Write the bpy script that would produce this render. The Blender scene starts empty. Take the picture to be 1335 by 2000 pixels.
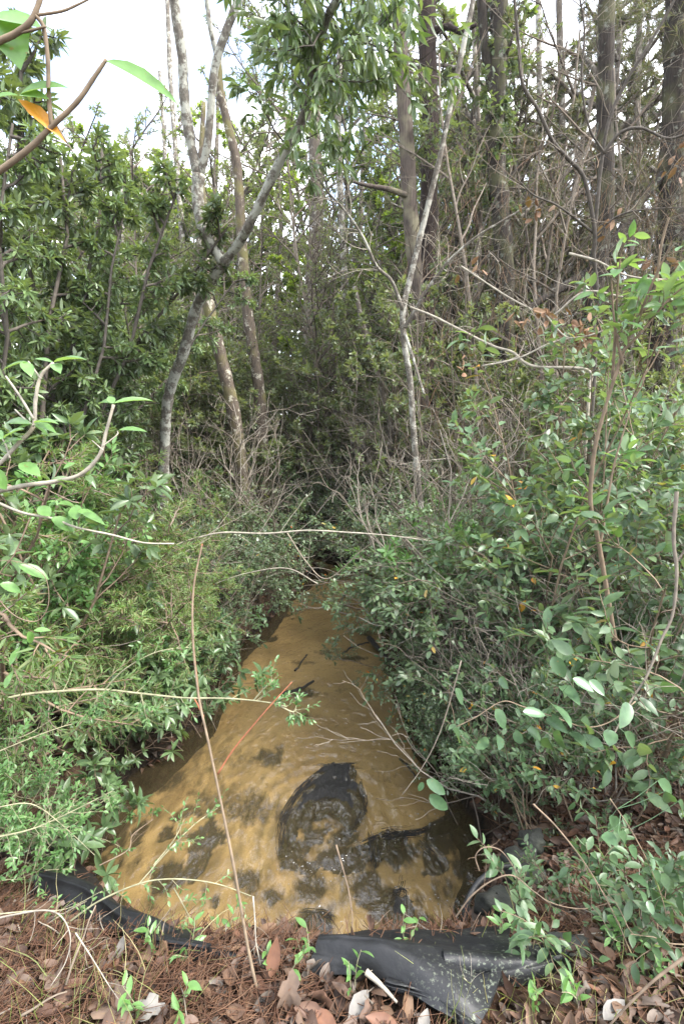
import bpy, math, zlib
import numpy as np

rng = np.random.default_rng(11)
R = math.radians
C = bpy.context.scene.collection
sc = bpy.context.scene

# ------------------------------------------------------------------ camera
CAMZ, PITCH, F = 2.3, R(8.5), 1000.0
cam_d = bpy.data.cameras.new('camera'); cam = bpy.data.objects.new('camera', cam_d); C.objects.link(cam)
cam_d.lens = 18; cam_d.sensor_width = 36; cam_d.sensor_fit = 'AUTO'; cam_d.clip_end = 2000; cam_d.clip_start = 0.05
cam.location = (0, 0, CAMZ); cam.rotation_euler = (R(90) - PITCH, 0, 0)
sc.camera = cam
cp, sp = math.cos(PITCH), math.sin(PITCH)
def ray(px, py):
    a, b = (px - 667.5) / F, (1000 - py) / F
    return np.array([a, b * sp + cp, b * cp - sp])
def P(px, py, Y):                 # a pixel of the photograph and a depth along the ground -> point
    d = ray(px, py); t = Y / d[1]
    return np.array([0, 0, CAMZ]) + d * t
def G(px, py, z=0.0):             # where the sight line meets height z
    d = ray(px, py); t = (z - CAMZ) / d[2]
    return np.array([0, 0, CAMZ]) + d * t
def proj(p):
    x, y, z = p[0], p[1], p[2] - CAMZ
    dep = y * cp - z * sp; up = y * sp + z * cp
    return 667.5 + F * x / dep, 1000 - F * up / dep
def unit(v): return v / (np.linalg.norm(v, axis=-1, keepdims=True) + 1e-9)
def smooth(a, b, x):
    t = np.clip((x - a) / (b - a), 0, 1); return t * t * (3 - 2 * t)

# ------------------------------------------------------------------ noise and terrain
_tab = np.random.default_rng(3).random((256, 256))
def vnoise(x, y):
    xi, yi = np.floor(x).astype(int), np.floor(y).astype(int); fx, fy = x - xi, y - yi
    fx, fy = fx * fx * (3 - 2 * fx), fy * fy * (3 - 2 * fy)
    g = lambda a, b: _tab[a % 256, b % 256]
    return (g(xi, yi) * (1 - fx) + g(xi + 1, yi) * fx) * (1 - fy) + (g(xi, yi + 1) * (1 - fx) + g(xi + 1, yi + 1) * fx) * fy
def fbm(x, y, o=4):
    s, a = 0, .5
    for i in range(o): s = s + a * (vnoise(x * 2 ** i + 17 * i, y * 2 ** i + 5 * i) - .5); a *= .5
    return s
LEFT_PX = [(625, 1110), (560, 1160), (515, 1225), (440, 1290), (415, 1335), (395, 1400), (330, 1470), (230, 1540), (165, 1610), (120, 1680)]
RIGHT_PX = [(715, 1110), (735, 1165), (760, 1230), (785, 1310), (812, 1400), (855, 1480), (890, 1560), (935, 1620), (965, 1680), (940, 1770)]
lw = [G(*p)[:2] for p in LEFT_PX]; rw = [G(*p)[:2] for p in RIGHT_PX]
farL = [np.array([-4.5, 13.2]), np.array([-2.8, 11.0]), np.array([-1.2, 9.6])]
farR = [np.array([-.4, 9.9]), np.array([-2.5, 11.7]), np.array([-4.3, 13.9])]
front = [G(880, 1880)[:2], G(640, 1915)[:2], G(430, 1900)[:2], G(270, 1840)[:2]]
POLY = np.array(farL + lw + front[::-1] + rw[::-1] + farR)
def sdist(x, y):                  # > 0 outside the creek, < 0 inside it
    p = np.stack([x, y], -1); A = POLY; B = np.roll(POLY, -1, 0)
    best = np.full(x.shape, 1e9); ins = np.zeros(x.shape, bool)
    for a, b in zip(A, B):
        e = b - a; w = p - a; t = np.clip((w @ e) / (e @ e), 0, 1)
        best = np.minimum(best, np.hypot(w[..., 0] - t * e[0], w[..., 1] - t * e[1]))
        c = ((a[1] > y) != (b[1] > y)) & (x < (b[0] - a[0]) * (y - a[1]) / (b[1] - a[1] + 1e-12) + a[0]); ins ^= c
    return np.where(ins, -best, best) + .22 * fbm(x * 1.5 + 4, y * 1.5, 2) * smooth(2.0, 2.6, y) + .10 * fbm(x * 5, y * 5 + 3, 3)
def H(x, y):
    x = np.asarray(x, float); y = np.asarray(y, float)
    d = sdist(x, y)
    bank = .50 * (1 - np.exp(-np.maximum(d, 0) / .22)) + .25 * smooth(1, 9, d)
    bed = -.40 * smooth(0, .35, -d)
    berm = .22 * smooth(1.9, 1.3, y) * smooth(0, .4, d)
    h = np.where(d > 0, bank + berm, bed)
    return h + smooth(.1, 1.2, d) * .22 * fbm(x * 1.1, y * 1.1) + .03 * fbm(x * 9, y * 9, 2) * smooth(0, .2, d) + smooth(3, 40, d) * fbm(x * .08, y * .08) * 1.2

# ------------------------------------------------------------------ mesh building
class Geo:
    def __init__(s): s.V, s.L, s.T, s.n = [], [], [], 0
    def add(s, v, l, t):
        s.V.append(np.asarray(v, np.float32)); s.L.append(np.asarray(l, np.int32) + s.n); s.T.append(np.asarray(t, np.int32)); s.n += len(v)
    def tube(s, pts, rad, k=5, cap=False):
        pts = np.asarray(pts, float); n = len(pts); rad = np.broadcast_to(np.asarray(rad, float), (n,))
        tan = unit(np.gradient(pts, axis=0))
        u = np.cross(tan[0], [.31, .17, .93] if abs(tan[0][2]) < .8 else [1, .13, .1]); u /= np.linalg.norm(u)
        ang = np.linspace(0, 2 * np.pi, k, endpoint=False); ca, sa = np.cos(ang)[:, None], np.sin(ang)[:, None]
        v = np.empty((n, k, 3))
        for i in range(n):
            u = u - tan[i] * (u @ tan[i]); u /= np.linalg.norm(u) + 1e-9; w = np.cross(tan[i], u)
            v[i] = pts[i] + rad[i] * (ca * u + sa * w)
        i, j = np.meshgrid(np.arange(n - 1), np.arange(k), indexing='ij')
        q = np.stack([i * k + j, i * k + (j + 1) % k, (i + 1) * k + (j + 1) % k, (i + 1) * k + j], -1).reshape(-1)
        t = np.full((n - 1) * k, 4)
        if cap:
            q = np.concatenate([q, np.arange(k)[::-1], (n - 1) * k + np.arange(k)]); t = np.concatenate([t, [k, k]])
        s.add(v.reshape(-1, 3), q, t)
    def grid(s, V):               # V: (a, b, 3)
        a, b = V.shape[:2]; i, j = np.meshgrid(np.arange(a - 1), np.arange(b - 1), indexing='ij')
        q = np.stack([i * b + j, i * b + j + 1, (i + 1) * b + j + 1, (i + 1) * b + j], -1).reshape(-1)
        s.add(V.reshape(-1, 3), q, np.full((a - 1) * (b - 1), 4))
    def leaves(s, tmpl, pos, d, nrm, L, W):
        tv, tl, tt = TMPL[tmpl]; pos = np.asarray(pos, float); n = len(pos)
        if n == 0: return
        x = unit(np.asarray(d, float)); y = unit(np.cross(nrm, x)); z = np.cross(x, y)
        L = np.broadcast_to(L, (n,))[:, None, None]; W = np.broadcast_to(W, (n,))[:, None, None]
        v = pos[:, None] + x[:, None] * tv[None, :, :1] * L + y[:, None] * tv[None, :, 1:2] * W + z[:, None] * (tv[None, :, 2:3] * L)
        k = len(tv); l = (tl[None] + (np.arange(n) * k)[:, None]).reshape(-1)
        s.add(v.reshape(-1, 3), l, np.tile(tt, n))
    def mesh(s, name, mats, flat=False):
        me = bpy.data.meshes.new(name)
        V = np.concatenate(s.V); L = np.concatenate(s.L); T = np.concatenate(s.T)
        me.vertices.add(len(V)); me.vertices.foreach_set('co', V.astype(np.float32).ravel())
        me.loops.add(len(L)); me.loops.foreach_set('vertex_index', L.astype(np.int32))
        me.polygons.add(len(T)); st = np.concatenate([[0], np.cumsum(T)[:-1]])
        me.polygons.foreach_set('loop_start', st.astype(np.int32))
        try: me.polygons.foreach_set('loop_total', T.astype(np.int32))
        except Exception: pass
        me.polygons.foreach_set('use_smooth', np.full(len(T), not flat))
        for m in (mats if isinstance(mats, (list, tuple)) else [mats]): me.materials.append(m)
        me.update(calc_edges=True); me.validate()
        return me
def _t(v, f): return np.array(v, float), np.concatenate([np.array(q) for q in f]), np.array([len(q) for q in f])
def _leaf(st, fold=.10, sag=.16):
    v = [(0, 0, 0)]; f = []
    for x, w in st: v += [(x, -w, fold * w * 1.4 - sag * x * x), (x, 0, -sag * x * x), (x, w, fold * w * 1.4 - sag * x * x)]
    v.append((1, 0, -sag * 1.1)); n = len(st)
    f += [(0, 1, 2), (0, 2, 3)]
    for i in range(n - 1):
        a = 1 + 3 * i; b = a + 3; f += [(a, b, b + 1, a + 1), (a + 1, b + 1, b + 2, a + 2)]
    a = 1 + 3 * (n - 1); f += [(a, a + 3, a + 1), (a + 1, a + 3, a + 2)]
    return _t(v, f)
TMPL = {
    'near': _leaf([(.10, .22), (.28, .43), (.5, .5), (.74, .36), (.9, .15)]),
    'oval': _leaf([(.06, .26), (.22, .47), (.45, .5), (.70, .40), (.90, .18)], .12, .10),
    'lance': _leaf([(.15, .24), (.4, .5), (.65, .42), (.85, .18)], .10, .22),
    'mid': _t([(0, 0, 0), (.3, -.45, .02), (.72, -.38, -.06), (1, 0, -.15), (.72, .38, -.06), (.3, .45, .02), (.5, 0, -.05)], [(0, 1, 2, 6), (6, 2, 3), (0, 6, 4, 5), (6, 3, 4)]),
    'far': _t([(0, 0, 0), (.35, -.5, .03), (.75, -.35, -.06), (1, 0, -.12), (.7, .35, -.06), (.3, .5, .03)], [(0, 1, 2, 3), (0, 3, 4, 5)]),
    'needle': _t([(0, -.5, 0), (0, .5, 0), (.5, .5, .02), (.5, -.5, .02), (1, 0, -.08)], [(0, 3, 2, 1), (3, 4, 2)]),
    'spray': _t([(0, 0, 0), (.3, -.06, 0), (.25, -.3, .02), (.45, -.07, 0), (.5, -.42, -.02), (.62, -.06, 0), (.75, -.3, -.06), (.8, -.04, -.03), (1, 0, -.08),
                 (.8, .04, -.03), (.78, .32, -.06), (.62, .06, 0), (.52, .42, -.02), (.45, .07, 0), (.28, .3, .02), (.3, .06, 0)],
                [(0, 1, 15), (1, 2, 3), (3, 4, 5), (5, 6, 7), (15, 13, 14), (13, 11, 12), (11, 9, 10), (1, 3, 13, 15), (3, 5, 11, 13), (5, 7, 9, 11), (7, 8, 9)]),
}
def curl(kind, c):                # dry leaf that has curled up across its length
    v, l, t = TMPL[kind]; v = v.copy(); v[:, 2] += c * (v[:, 0] - .5) ** 2 + 1.2 * abs(c) * v[:, 1] ** 2 * .6; return v, l, t
TMPL['dry'] = curl('near', .5); TMPL['dry2'] = curl('lance', -.6); TMPL['dry3'] = curl('oval', .9)
_ob = []
for i, a in enumerate(np.linspace(0, 2 * np.pi, 22, endpoint=False)):
    r = .5 * (1 + (.17, .02, -.20, -.02)[i % 4] + .10 * math.sin(i * 2.7))
    _ob.append((.5 + r * math.cos(a) * 1.0, .75 * r * math.sin(a), .18 * (r * math.sin(a)) ** 2 * 4 - .1 * math.cos(2 * a)))
TMPL['oak'] = _t([(.5, 0, .02)] + _ob, [(0, 1 + i, 1 + (i + 1) % 22) for i in range(22)])

def obj(name, me, parent=None, loc=(0, 0, 0)):
    o = bpy.data.objects.new(name, me); C.objects.link(o); o.location = loc
    if parent is not None: o.parent = parent
    return o
def tag(o, label=None, cat=None, group=None, kind=None):
    for k, v in (('label', label), ('category', cat), ('group', group), ('kind', kind)):
        if v: o[k] = v
    return o
def thing(name, label, cat, loc=(0, 0, 0), group=None):
    return tag(obj(name, None, None, loc), label, cat, group)

# ------------------------------------------------------------------ materials
def mat(name):
    m = bpy.data.materials.new(name); m.use_nodes = True; nt = m.node_tree; nt.nodes.clear()
    out = nt.nodes.new('ShaderNodeOutputMaterial'); return m, nt, out
def nd(nt, t, ins=(), **kw):
    n = nt.nodes.new(t)
    for k, v in kw.items(): setattr(n, k, v)
    for k, v in (ins.items() if isinstance(ins, dict) else ()):
        if hasattr(v, 'is_output'): nt.links.new(v, n.inputs[k])
        else: n.inputs[k].default_value = v
    return n
def ramp(nt, fac, stops):
    n = nt.nodes.new('ShaderNodeValToRGB'); e = n.color_ramp.elements
    while len(e) < len(stops): e.new(.5)
    for el, (p, c) in zip(e, stops): el.position = p; el.color = (*c, 1)
    nt.links.new(fac, n.inputs[0]); return n.outputs[0]
def mix(nt, f, a, b, blend='MIX'):
    n = nt.nodes.new('ShaderNodeMix'); n.data_type = 'RGBA'; n.blend_type = blend
    for i, v in ((0, f), (6, a), (7, b)):
        if hasattr(v, 'is_output'): nt.links.new(v, n.inputs[i])
        else: n.inputs[i].default_value = v if i == 0 else (*v, 1)
    return n.outputs[2]
def leaf_mat(name, cols, under=None, trans=.30, rough=.38, hv=.35, yellow=0):
    m, nt, out = mat(name)
    g = nd(nt, 'ShaderNodeNewGeometry'); oi = nd(nt, 'ShaderNodeObjectInfo')
    n = len(cols); stops = [(i / n if yellow else i / max(n - 1, 1), c) for i, c in enumerate(cols)]
    if yellow: stops = [(i / max(n - 1, 1) * (1 - yellow), c) for i, c in enumerate(cols)] + [(1 - yellow * .6, (.45, .27, .03)), (1, (.42, .12, .02))]
    col = ramp(nt, g.outputs['Random Per Island'], stops)
    mr = nd(nt, 'ShaderNodeMapRange', {0: oi.outputs['Random'], 3: 1 - hv, 4: 1 + hv})
    col = mix(nt, 1, col, mr.outputs[0], 'MULTIPLY')
    tc = nd(nt, 'ShaderNodeTexCoord'); no = nd(nt, 'ShaderNodeTexNoise', {'Vector': tc.outputs['Object'], 'Scale': 45, 'Detail': 3})
    col = mix(nt, .5, col, ramp(nt, no.outputs[0], [(.3, (.6, .6, .6)), (.7, (1.35, 1.35, 1.25))]), 'MULTIPLY')
    n9 = nd(nt, 'ShaderNodeTexNoise', {'Vector': tc.outputs['Object'], 'Scale': 75, 'Detail': 2})
    col = mix(nt, ramp(nt, n9.outputs[0], [(.70, (0, 0, 0)), (.76, (.7, .7, .7))]), col, (.20, .13, .05))      # blemishes
    if under: col = mix(nt, g.outputs['Backfacing'], col, mix(nt, .6, col, under))
    bs = nd(nt, 'ShaderNodeBsdfPrincipled', {'Base Color': col, 'Roughness': rough, 'Specular IOR Level': .5})
    tr = nd(nt, 'ShaderNodeBsdfTranslucent', {'Color': mix(nt, 1, col, (1.5, 1.6, .55), 'MULTIPLY')})
    ms = nd(nt, 'ShaderNodeMixShader', {0: trans, 1: bs.outputs[0], 2: tr.outputs[0]})
    nt.links.new(ms.outputs[0], out.inputs[0]); return m
def bark_mat(name, c1, c2, lichen=None, lich_amt=.5, scale=1.0, stretch=.2, moss=None, bump=.6):
    m, nt, out = mat(name); tc = nd(nt, 'ShaderNodeTexCoord')
    mp = nd(nt, 'ShaderNodeMapping', {'Vector': tc.outputs['Object'], 'Scale': (scale, scale, scale * stretch)})
    no = nd(nt, 'ShaderNodeTexNoise', {'Vector': mp.outputs[0], 'Scale': 38, 'Detail': 6, 'Roughness': .65})
    col = ramp(nt, no.outputs[0], [(.32, c1), (.68, c2)])
    if moss:
        n3 = nd(nt, 'ShaderNodeTexNoise', {'Vector': tc.outputs['Object'], 'Scale': 3.2, 'Detail': 4})
        f3 = ramp(nt, n3.outputs[0], [(.5, (0, 0, 0)), (.66, (.75, .75, .75))]); col = mix(nt, f3, col, moss)
    if lichen:
        n2 = nd(nt, 'ShaderNodeTexNoise', {'Vector': tc.outputs['Object'], 'Scale': 9, 'Detail': 6, 'Roughness': .7})
        f = ramp(nt, n2.outputs[0], [(.60 - lich_amt * .2, (0, 0, 0)), (.66 - lich_amt * .2, (.85, .85, .85))]); col = mix(nt, f, col, lichen)
    bp = nd(nt, 'ShaderNodeBump', {'Height': no.outputs[0], 'Strength': bump, 'Distance': .02})
    bs = nd(nt, 'ShaderNodeBsdfPrincipled', {'Base Color': col, 'Roughness': .9, 'Specular IOR Level': .2, 'Normal': bp.outputs[0]})
    nt.links.new(bs.outputs[0], out.inputs[0]); return m
def twig_mat(name, cols):
    m, nt, out = mat(name); g = nd(nt, 'ShaderNodeNewGeometry'); tc = nd(nt, 'ShaderNodeTexCoord')
    col = ramp(nt, g.outputs['Random Per Island'], [(i / (len(cols) - 1), c) for i, c in enumerate(cols)])
    no = nd(nt, 'ShaderNodeTexNoise', {'Vector': tc.outputs['Object'], 'Scale': 30, 'Detail': 3})
    col = mix(nt, .7, col, ramp(nt, no.outputs[0], [(.3, (.55, .55, .55)), (.7, (1.4, 1.4, 1.35))]), 'MULTIPLY')
    bs = nd(nt, 'ShaderNodeBsdfPrincipled', {'Base Color': col, 'Roughness': .8, 'Specular IOR Level': .25})
    nt.links.new(bs.outputs[0], out.inputs[0]); return m

M = {}
M['bay'] = leaf_mat('bay_leaf', [(.060, .100, .038), (.092, .140, .056), (.125, .175, .08)], (.16, .19, .12), .30, .30)
M['laurel'] = leaf_mat('laurel_leaf', [(.065, .115, .048), (.10, .16, .072), (.13, .19, .092)], (.16, .21, .11), .28, .36, .25, .008)
M['small'] = leaf_mat('small_leaf', [(.066, .108, .052), (.10, .150, .075), (.135, .188, .102)], (.17, .20, .14), .25, .34, .3, .006)
M['broad'] = leaf_mat('broad_leaf', [(.055, .102, .047), (.082, .140, .066), (.115, .172, .088)], (.17, .21, .14), .30, .42, .25, .028)
M['privet'] = leaf_mat('privet_leaf', [(.075, .160, .050), (.105, .205, .070), (.14, .24, .09)], None, .3, .34, .2, .004)
M['cedar'] = leaf_mat('cedar_spray', [(.105, .185, .055), (.15, .25, .08), (.17, .25, .095), (.19, .23, .10), (.16, .12, .065)], None, .45, .6, .25)
M['understory'] = leaf_mat('understory_leaf', [(.07, .10, .045), (.105, .14, .062), (.135, .165, .08), (.14, .125, .08)], (.16, .18, .12), .38, .38, .35)
M['canopy'] = leaf_mat('canopy_leaf', [(.075, .115, .035), (.115, .165, .05), (.16, .20, .06)], None, .45, .45, .35)
M['lime'] = leaf_mat('sunlit_lime_leaf', [(.10, .155, .03), (.16, .21, .045), (.22, .25, .07)], None, .5, .5, .3)  # brighter canopy leaf: sunlight on the far trees put into its colour
M['pine'] = leaf_mat('pine_needle', [(.06, .075, .040), (.085, .10, .055), (.12, .115, .08), (.13, .105, .08)], None, .3, .6, .25)
M['magnolia'] = leaf_mat('magnolia_leaf', [(.085, .185, .050), (.12, .235, .070), (.15, .27, .10)], (.20, .26, .16), .35, .32, .15)
M['smilax'] = leaf_mat('smilax_leaf', [(.060, .115, .055), (.085, .150, .075)], (.16, .22, .13), .22, .30, .15)
M['yellow'] = leaf_mat('yellow_leaf', [(.55, .30, .02), (.50, .16, .02)], None, .35, .4, .1)
M['brown'] = leaf_mat('dead_leaf', [(.12, .062, .032), (.19, .10, .055), (.24, .15, .09)], None, .12, .75, .2)
M['litter'] = leaf_mat('litter_leaf', [(.024, .014, .010), (.055, .029, .018), (.085, .045, .026), (.115, .066, .042), (.115, .098, .084), (.115, .050, .026), (.045, .026, .018), (.15, .085, .045)], None, .08, .7, .1)
M['needles'] = twig_mat('pine_straw', [(.060, .028, .017), (.095, .046, .027), (.14, .075, .043), (.09, .055, .037)])
M['drape'] = twig_mat('hanging_straw', [(.13, .070, .040), (.17, .105, .06), (.15, .11, .072), (.12, .10, .06)])
M['grass'] = leaf_mat('grass_blade', [(.12, .16, .04), (.2, .22, .08), (.32, .27, .14)], None, .3, .5, .2)
M['twig'] = twig_mat('grey_twig', [(.07, .056, .043), (.11, .09, .07), (.165, .14, .112), (.095, .068, .048)])
M['bare_twig'] = twig_mat('bare_twig', [(.12, .098, .078), (.18, .155, .125), (.25, .22, .185), (.15, .115, .085)])
M['pale_twig'] = twig_mat('pale_twig', [(.22, .19, .15), (.31, .28, .23), (.19, .155, .115)])
M['dark_twig'] = twig_mat('dark_twig', [(.045, .038, .032), (.07, .06, .05), (.10, .085, .07)])
M['green_twig'] = twig_mat('green_twig', [(.20, .20, .12), (.27, .25, .16)])
M['red_twig'] = twig_mat('red_twig', [(.21, .072, .036), (.25, .095, .05)])
M['tan_twig'] = twig_mat('tan_twig', [(.135, .098, .066), (.19, .145, .10)])
M['stem'] = twig_mat('shrub_stem', [(.12, .085, .06), (.18, .13, .09), (.15, .12, .095)])
M['lichen_bark'] = bark_mat('lichen_bark', (.075, .064, .052), (.185, .165, .138), (.36, .36, .31), .6, 1, .5)
M['brown_bark'] = bark_mat('brown_bark', (.045, .036, .027), (.115, .09, .068), (.36, .34, .27), .2, 1, .3, (.13, .12, .045))
M['fibre_bark'] = bark_mat('fibre_bark', (.024, .019, .015), (.115, .09, .073), None, 0, 1.5, .035, (.17, .155, .10), 1.0)
M['red_bark'] = bark_mat('red_bark', (.009, .006, .005), (.042, .028, .022), None, 0, 1.5, .04, None, 1.0)
M['dark_bark'] = bark_mat('dark_bark', (.014, .011, .009), (.052, .042, .033), (.17, .175, .14), .15, 1.1, .12, (.085, .085, .04), 1.0)
M['pale_bark'] = bark_mat('pale_bark', (.075, .065, .052), (.17, .15, .125), (.36, .35, .30), .5, 1, .6)
M['far_bark'] = bark_mat('far_bark', (.055, .045, .035), (.13, .108, .085), (.28, .26, .22), .3, .8, .15)

# ------------------------------------------------------------------ growing plants
def path(p, d, L, n=6, wob=.15, trop=(0, 0, 0)):
    pts = [np.array(p, float)]; d = unit(np.array(d, float)); tr = np.array(trop, float)
    for i in range(n):
        d = unit(d + rng.normal(0, wob, 3) + tr / n); pts.append(pts[-1] + d * L / n)
    return np.array(pts)
def at(pts, t):
    f = t * (len(pts) - 1); i = min(int(f), len(pts) - 2); q = f - i
    return pts[i] * (1 - q) + pts[i + 1] * q, unit(pts[i + 1] - pts[i])
def side(d):
    v = unit(rng.normal(0, 1, 3)); v = v - d * (v @ d); return unit(v)
class Foliage:
    def __init__(s): s.p, s.d, s.n, s.l = [], [], [], []
    def twig(s, pts, m, L, mode='alt', ang=55, droop=0, flat=.45, t0=.2):
        ph = rng.uniform(0, 6.28)
        for i in range(m):
            t = 1.0 if mode == 'whorl' else t0 + (1 - t0) * (i + rng.uniform(.2, .8)) / m
            p, d = at(pts, t)
            u = unit(np.cross(d, [0, 0, 1]) + rng.normal(0, .02, 3)); w = np.cross(u, d)
            a = ph + (i * 6.283 / m + rng.normal(0, .12) if mode == 'whorl' else (i * math.pi + rng.normal(0, .5) if mode == 'dist' else i * 2.4))
            A = R(ang + rng.normal(0, 12)) if not (mode == 'alt' and i == m - 1) else R(10)
            o = u * math.cos(a) + w * math.sin(a)
            dd = unit(d * math.cos(A) + o * math.sin(A) + np.array([0, 0, -droop * rng.uniform(.5, 1.5)]))
            s.p.append(p); s.d.append(dd); s.n.append(unit(np.array([0, 0, 1.0]) + rng.normal(0, flat, 3)) if abs(dd[2]) < .85 else unit(rng.normal(0, 1, 3)))
            s.l.append(L * rng.uniform(.6, 1.15))
    def geo(s, g, tmpl, ratio):
        if not s.p: return
        l = np.array(s.l); g.leaves(tmpl, np.array(s.p), np.array(s.d), np.array(s.n), l, l * ratio * rng.uniform(.85, 1.15, len(l)))
def grow(S, Fo, p, d, L, r, lv, c):
    """lv levels of branching below this one; c: spec dict"""
    pts = path(p, d, L, c.get('seg', 6), c.get('wob', .14), c.get('trop', (0, 0, 0)))
    S.tube(pts, np.linspace(r, max(r * .35, c.get('rmin', .0012)), len(pts)), 6 if r > .012 else (5 if r > .006 else 3))
    if lv == 0:
        if c.get('m'): Fo.twig(pts, c['m'], c['leaf'], c.get('mode', 'alt'), c.get('ang', 55), c.get('droop', 0), c.get('flat', .45))
        return
    nb = c['nb'][-lv] if lv <= len(c['nb']) else c['nb'][0]
    for i in range(nb):
        t = c.get('t0', .3) + (1 - c.get('t0', .3)) * (i + rng.uniform(.1, .9)) / nb
        q, dd = at(pts, min(t, .98)); A = R(c.get('split', 50) + rng.normal(0, 10))
        nd_ = dd * math.cos(A) + side(dd) * math.sin(A); nd_ = unit(nd_ * np.array([1, 1, c.get('zflat', .8)]) + np.array([0, 0, c.get('lift', .12)]))
        grow(S, Fo, q, nd_, L * (c['r1'] if lv == c.get('lv') and 'r1' in c else c.get('ratio', .5)) * rng.uniform(.7, 1.2) * (1.15 - .5 * t), r * .5, lv - 1, c)
    if c.get('m'): Fo.twig(pts[-3:], c['m'], c['leaf'], c.get('mode', 'alt'), c.get('ang', 55), c.get('droop', 0), c.get('flat', .45))
def reseed(*a):
    global rng; rng = np.random.default_rng(zlib.crc32(repr(a).encode()))
def make_proto(name, c, smat, lmat, tmpl='mid', n=3, ratio=.4):
    reseed(name)
    out = []
    for _ in range(n):
        S, Fo = Geo(), Foliage()
        for k in range(c['nst']):
            a = rng.uniform(0, 6.28); tilt = c.get('tilt', .35) * rng.uniform(.2, 1.2)
            b = rng.normal(0, c.get('base', .05), 3) * [1, 1, 0]
            grow(S, Fo, b - [0, 0, .06], (math.cos(a) * tilt, math.sin(a) * tilt, 1), c['H'] * rng.uniform(.7, 1.05), c['r'], c.get('lv', 2), c)
        g = Geo(); Fo.geo(g, tmpl, ratio)
        out.append((S.mesh(name + '_stem', smat), g.mesh(name + '_foliage', lmat) if g.n else None))
    return dict(H=c['H'], v=out, name=name)

PR = {}
PR['bay'] = make_proto('bay_tree', dict(H=5.2, nst=2, r=.03, lv=3, nb=[20, 5, 4], m=6, leaf=.10, ang=60, droop=.25, split=58, r1=.105, ratio=.48, tilt=.12, t0=.12, lift=.1, base=.12), M['dark_twig'], M['bay'], 'mid', 3, .30)
PR['laurel'] = make_proto('laurel_shrub', dict(H=1.9, nst=3, r=.011, lv=2, nb=[7, 3], m=7, leaf=.085, mode='whorl', ang=66, split=45, ratio=.32, tilt=.35, lift=.25), M['stem'], M['laurel'], 'near', 3, .34)
PR['rosette'] = make_proto('whorled_shrub', dict(H=.6, nst=6, r=.006, lv=1, nb=[4], m=8, leaf=.105, mode='whorl', ang=72, split=50, ratio=.5, tilt=.7, lift=.3, base=.1), M['stem'], M['laurel'], 'near', 4, .34)
PR['small'] = make_proto('small_leaved_shrub', dict(H=1.2, nst=6, r=.007, lv=2, nb=[7, 5], m=9, leaf=.042, ang=52, split=50, ratio=.42, tilt=.8, lift=.10, wob=.18, base=.12), M['twig'], M['small'], 'mid', 4, .50)
PR['broad'] = make_proto('broadleaf_shrub', dict(H=1.5, nst=5, r=.008, lv=2, nb=[5, 4], m=6, leaf=.074, mode='dist', ang=58, split=50, ratio=.42, tilt=.36, lift=.15, wob=.16, base=.12), M['tan_twig'], M['broad'], 'near', 4, .46)
PR['privet'] = make_proto('privet_shrub', dict(H=.6, nst=5, r=.004, lv=2, nb=[6, 3], m=8, leaf=.026, ang=50, split=48, ratio=.40, tilt=.9, lift=.1, wob=.14, base=.1), M['green_twig'], M['privet'], 'near', 4, .42)
PR['cedar'] = make_proto('feathery_cedar', dict(H=1.5, nst=2, r=.012, lv=2, nb=[16, 10], m=20, leaf=.040, ang=42, split=62, ratio=.34, tilt=.22, t0=.05, lift=.08, droop=.12, flat=.9), M['stem'], M['cedar'], 'far', 4, .17)
PR['under'] = make_proto('understory_shrub', dict(H=3.2, nst=4, r=.015, lv=3, nb=[9, 5, 3], m=8, leaf=.064, ang=55, split=50, ratio=.34, tilt=.28, t0=.15, lift=.1, base=.25), M['twig'], M['understory'], 'far', 5, .46)
PR['bare'] = make_proto('bare_shrub', dict(H=2.0, nst=5, r=.010, lv=2, nb=[7, 5], m=0, split=42, ratio=.45, tilt=.5, wob=.17, lift=.15, base=.1, rmin=.0016, t0=.2), M['bare_twig'], None, n=4)
PR['sapling'] = make_proto('bare_sapling', dict(H=6.0, nst=1, r=.030, lv=3, nb=[14, 5, 2], m=0, split=48, ratio=.27, tilt=.10, wob=.06, lift=.2, base=.02, rmin=.0022, t0=.15, seg=9), M['twig'], None, n=4)
PR['slender'] = make_proto('slender_tree', dict(H=11, nst=1, r=.09, lv=3, nb=[17, 6, 4], m=8, leaf=.15, ang=55, split=52, ratio=.22, tilt=.06, wob=.04, lift=.15, base=.02, rmin=.006, t0=.28, seg=10), M['far_bark'], M['canopy'], 'far', 4, .46)
PR['lime'] = make_proto('lime_tree', dict(H=11, nst=1, r=.08, lv=3, nb=[17, 6, 4], m=9, leaf=.16, ang=55, split=52, ratio=.22, tilt=.06, wob=.04, lift=.15, base=.02, rmin=.006, t0=.2, seg=10), M['far_bark'], M['lime'], 'far', 3, .46)
PR['pine'] = make_proto('young_pine', dict(H=9, nst=1, r=.08, lv=3, nb=[24, 7, 4], m=18, leaf=.13, ang=38, split=62, ratio=.20, tilt=.05, wob=.05, lift=.1, droop=.2, base=.02, rmin=.006, t0=.22, seg=10, flat=.9), M['far_bark'], M['pine'], 'needle', 4, .075)

PR['airy'] = make_proto('airy_shrub', dict(H=2.6, nst=4, r=.009, lv=2, nb=[8, 4], m=5, leaf=.085, mode='dist', ang=58, split=45, ratio=.28, tilt=.25, lift=.2, wob=.12, base=.15, t0=.3), M['tan_twig'], M['broad'], 'near', 3, .46)
PR['winter'] = make_proto('twiggy_tree', dict(H=9, nst=1, r=.038, lv=3, nb=[28, 8, 5], m=4, leaf=.065, split=50, ratio=.25, tilt=.06, wob=.07, lift=.12, base=.02, rmin=.0028, t0=.18, seg=9, ang=60), M['twig'], M['understory'], 'far', 4, .45)

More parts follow.
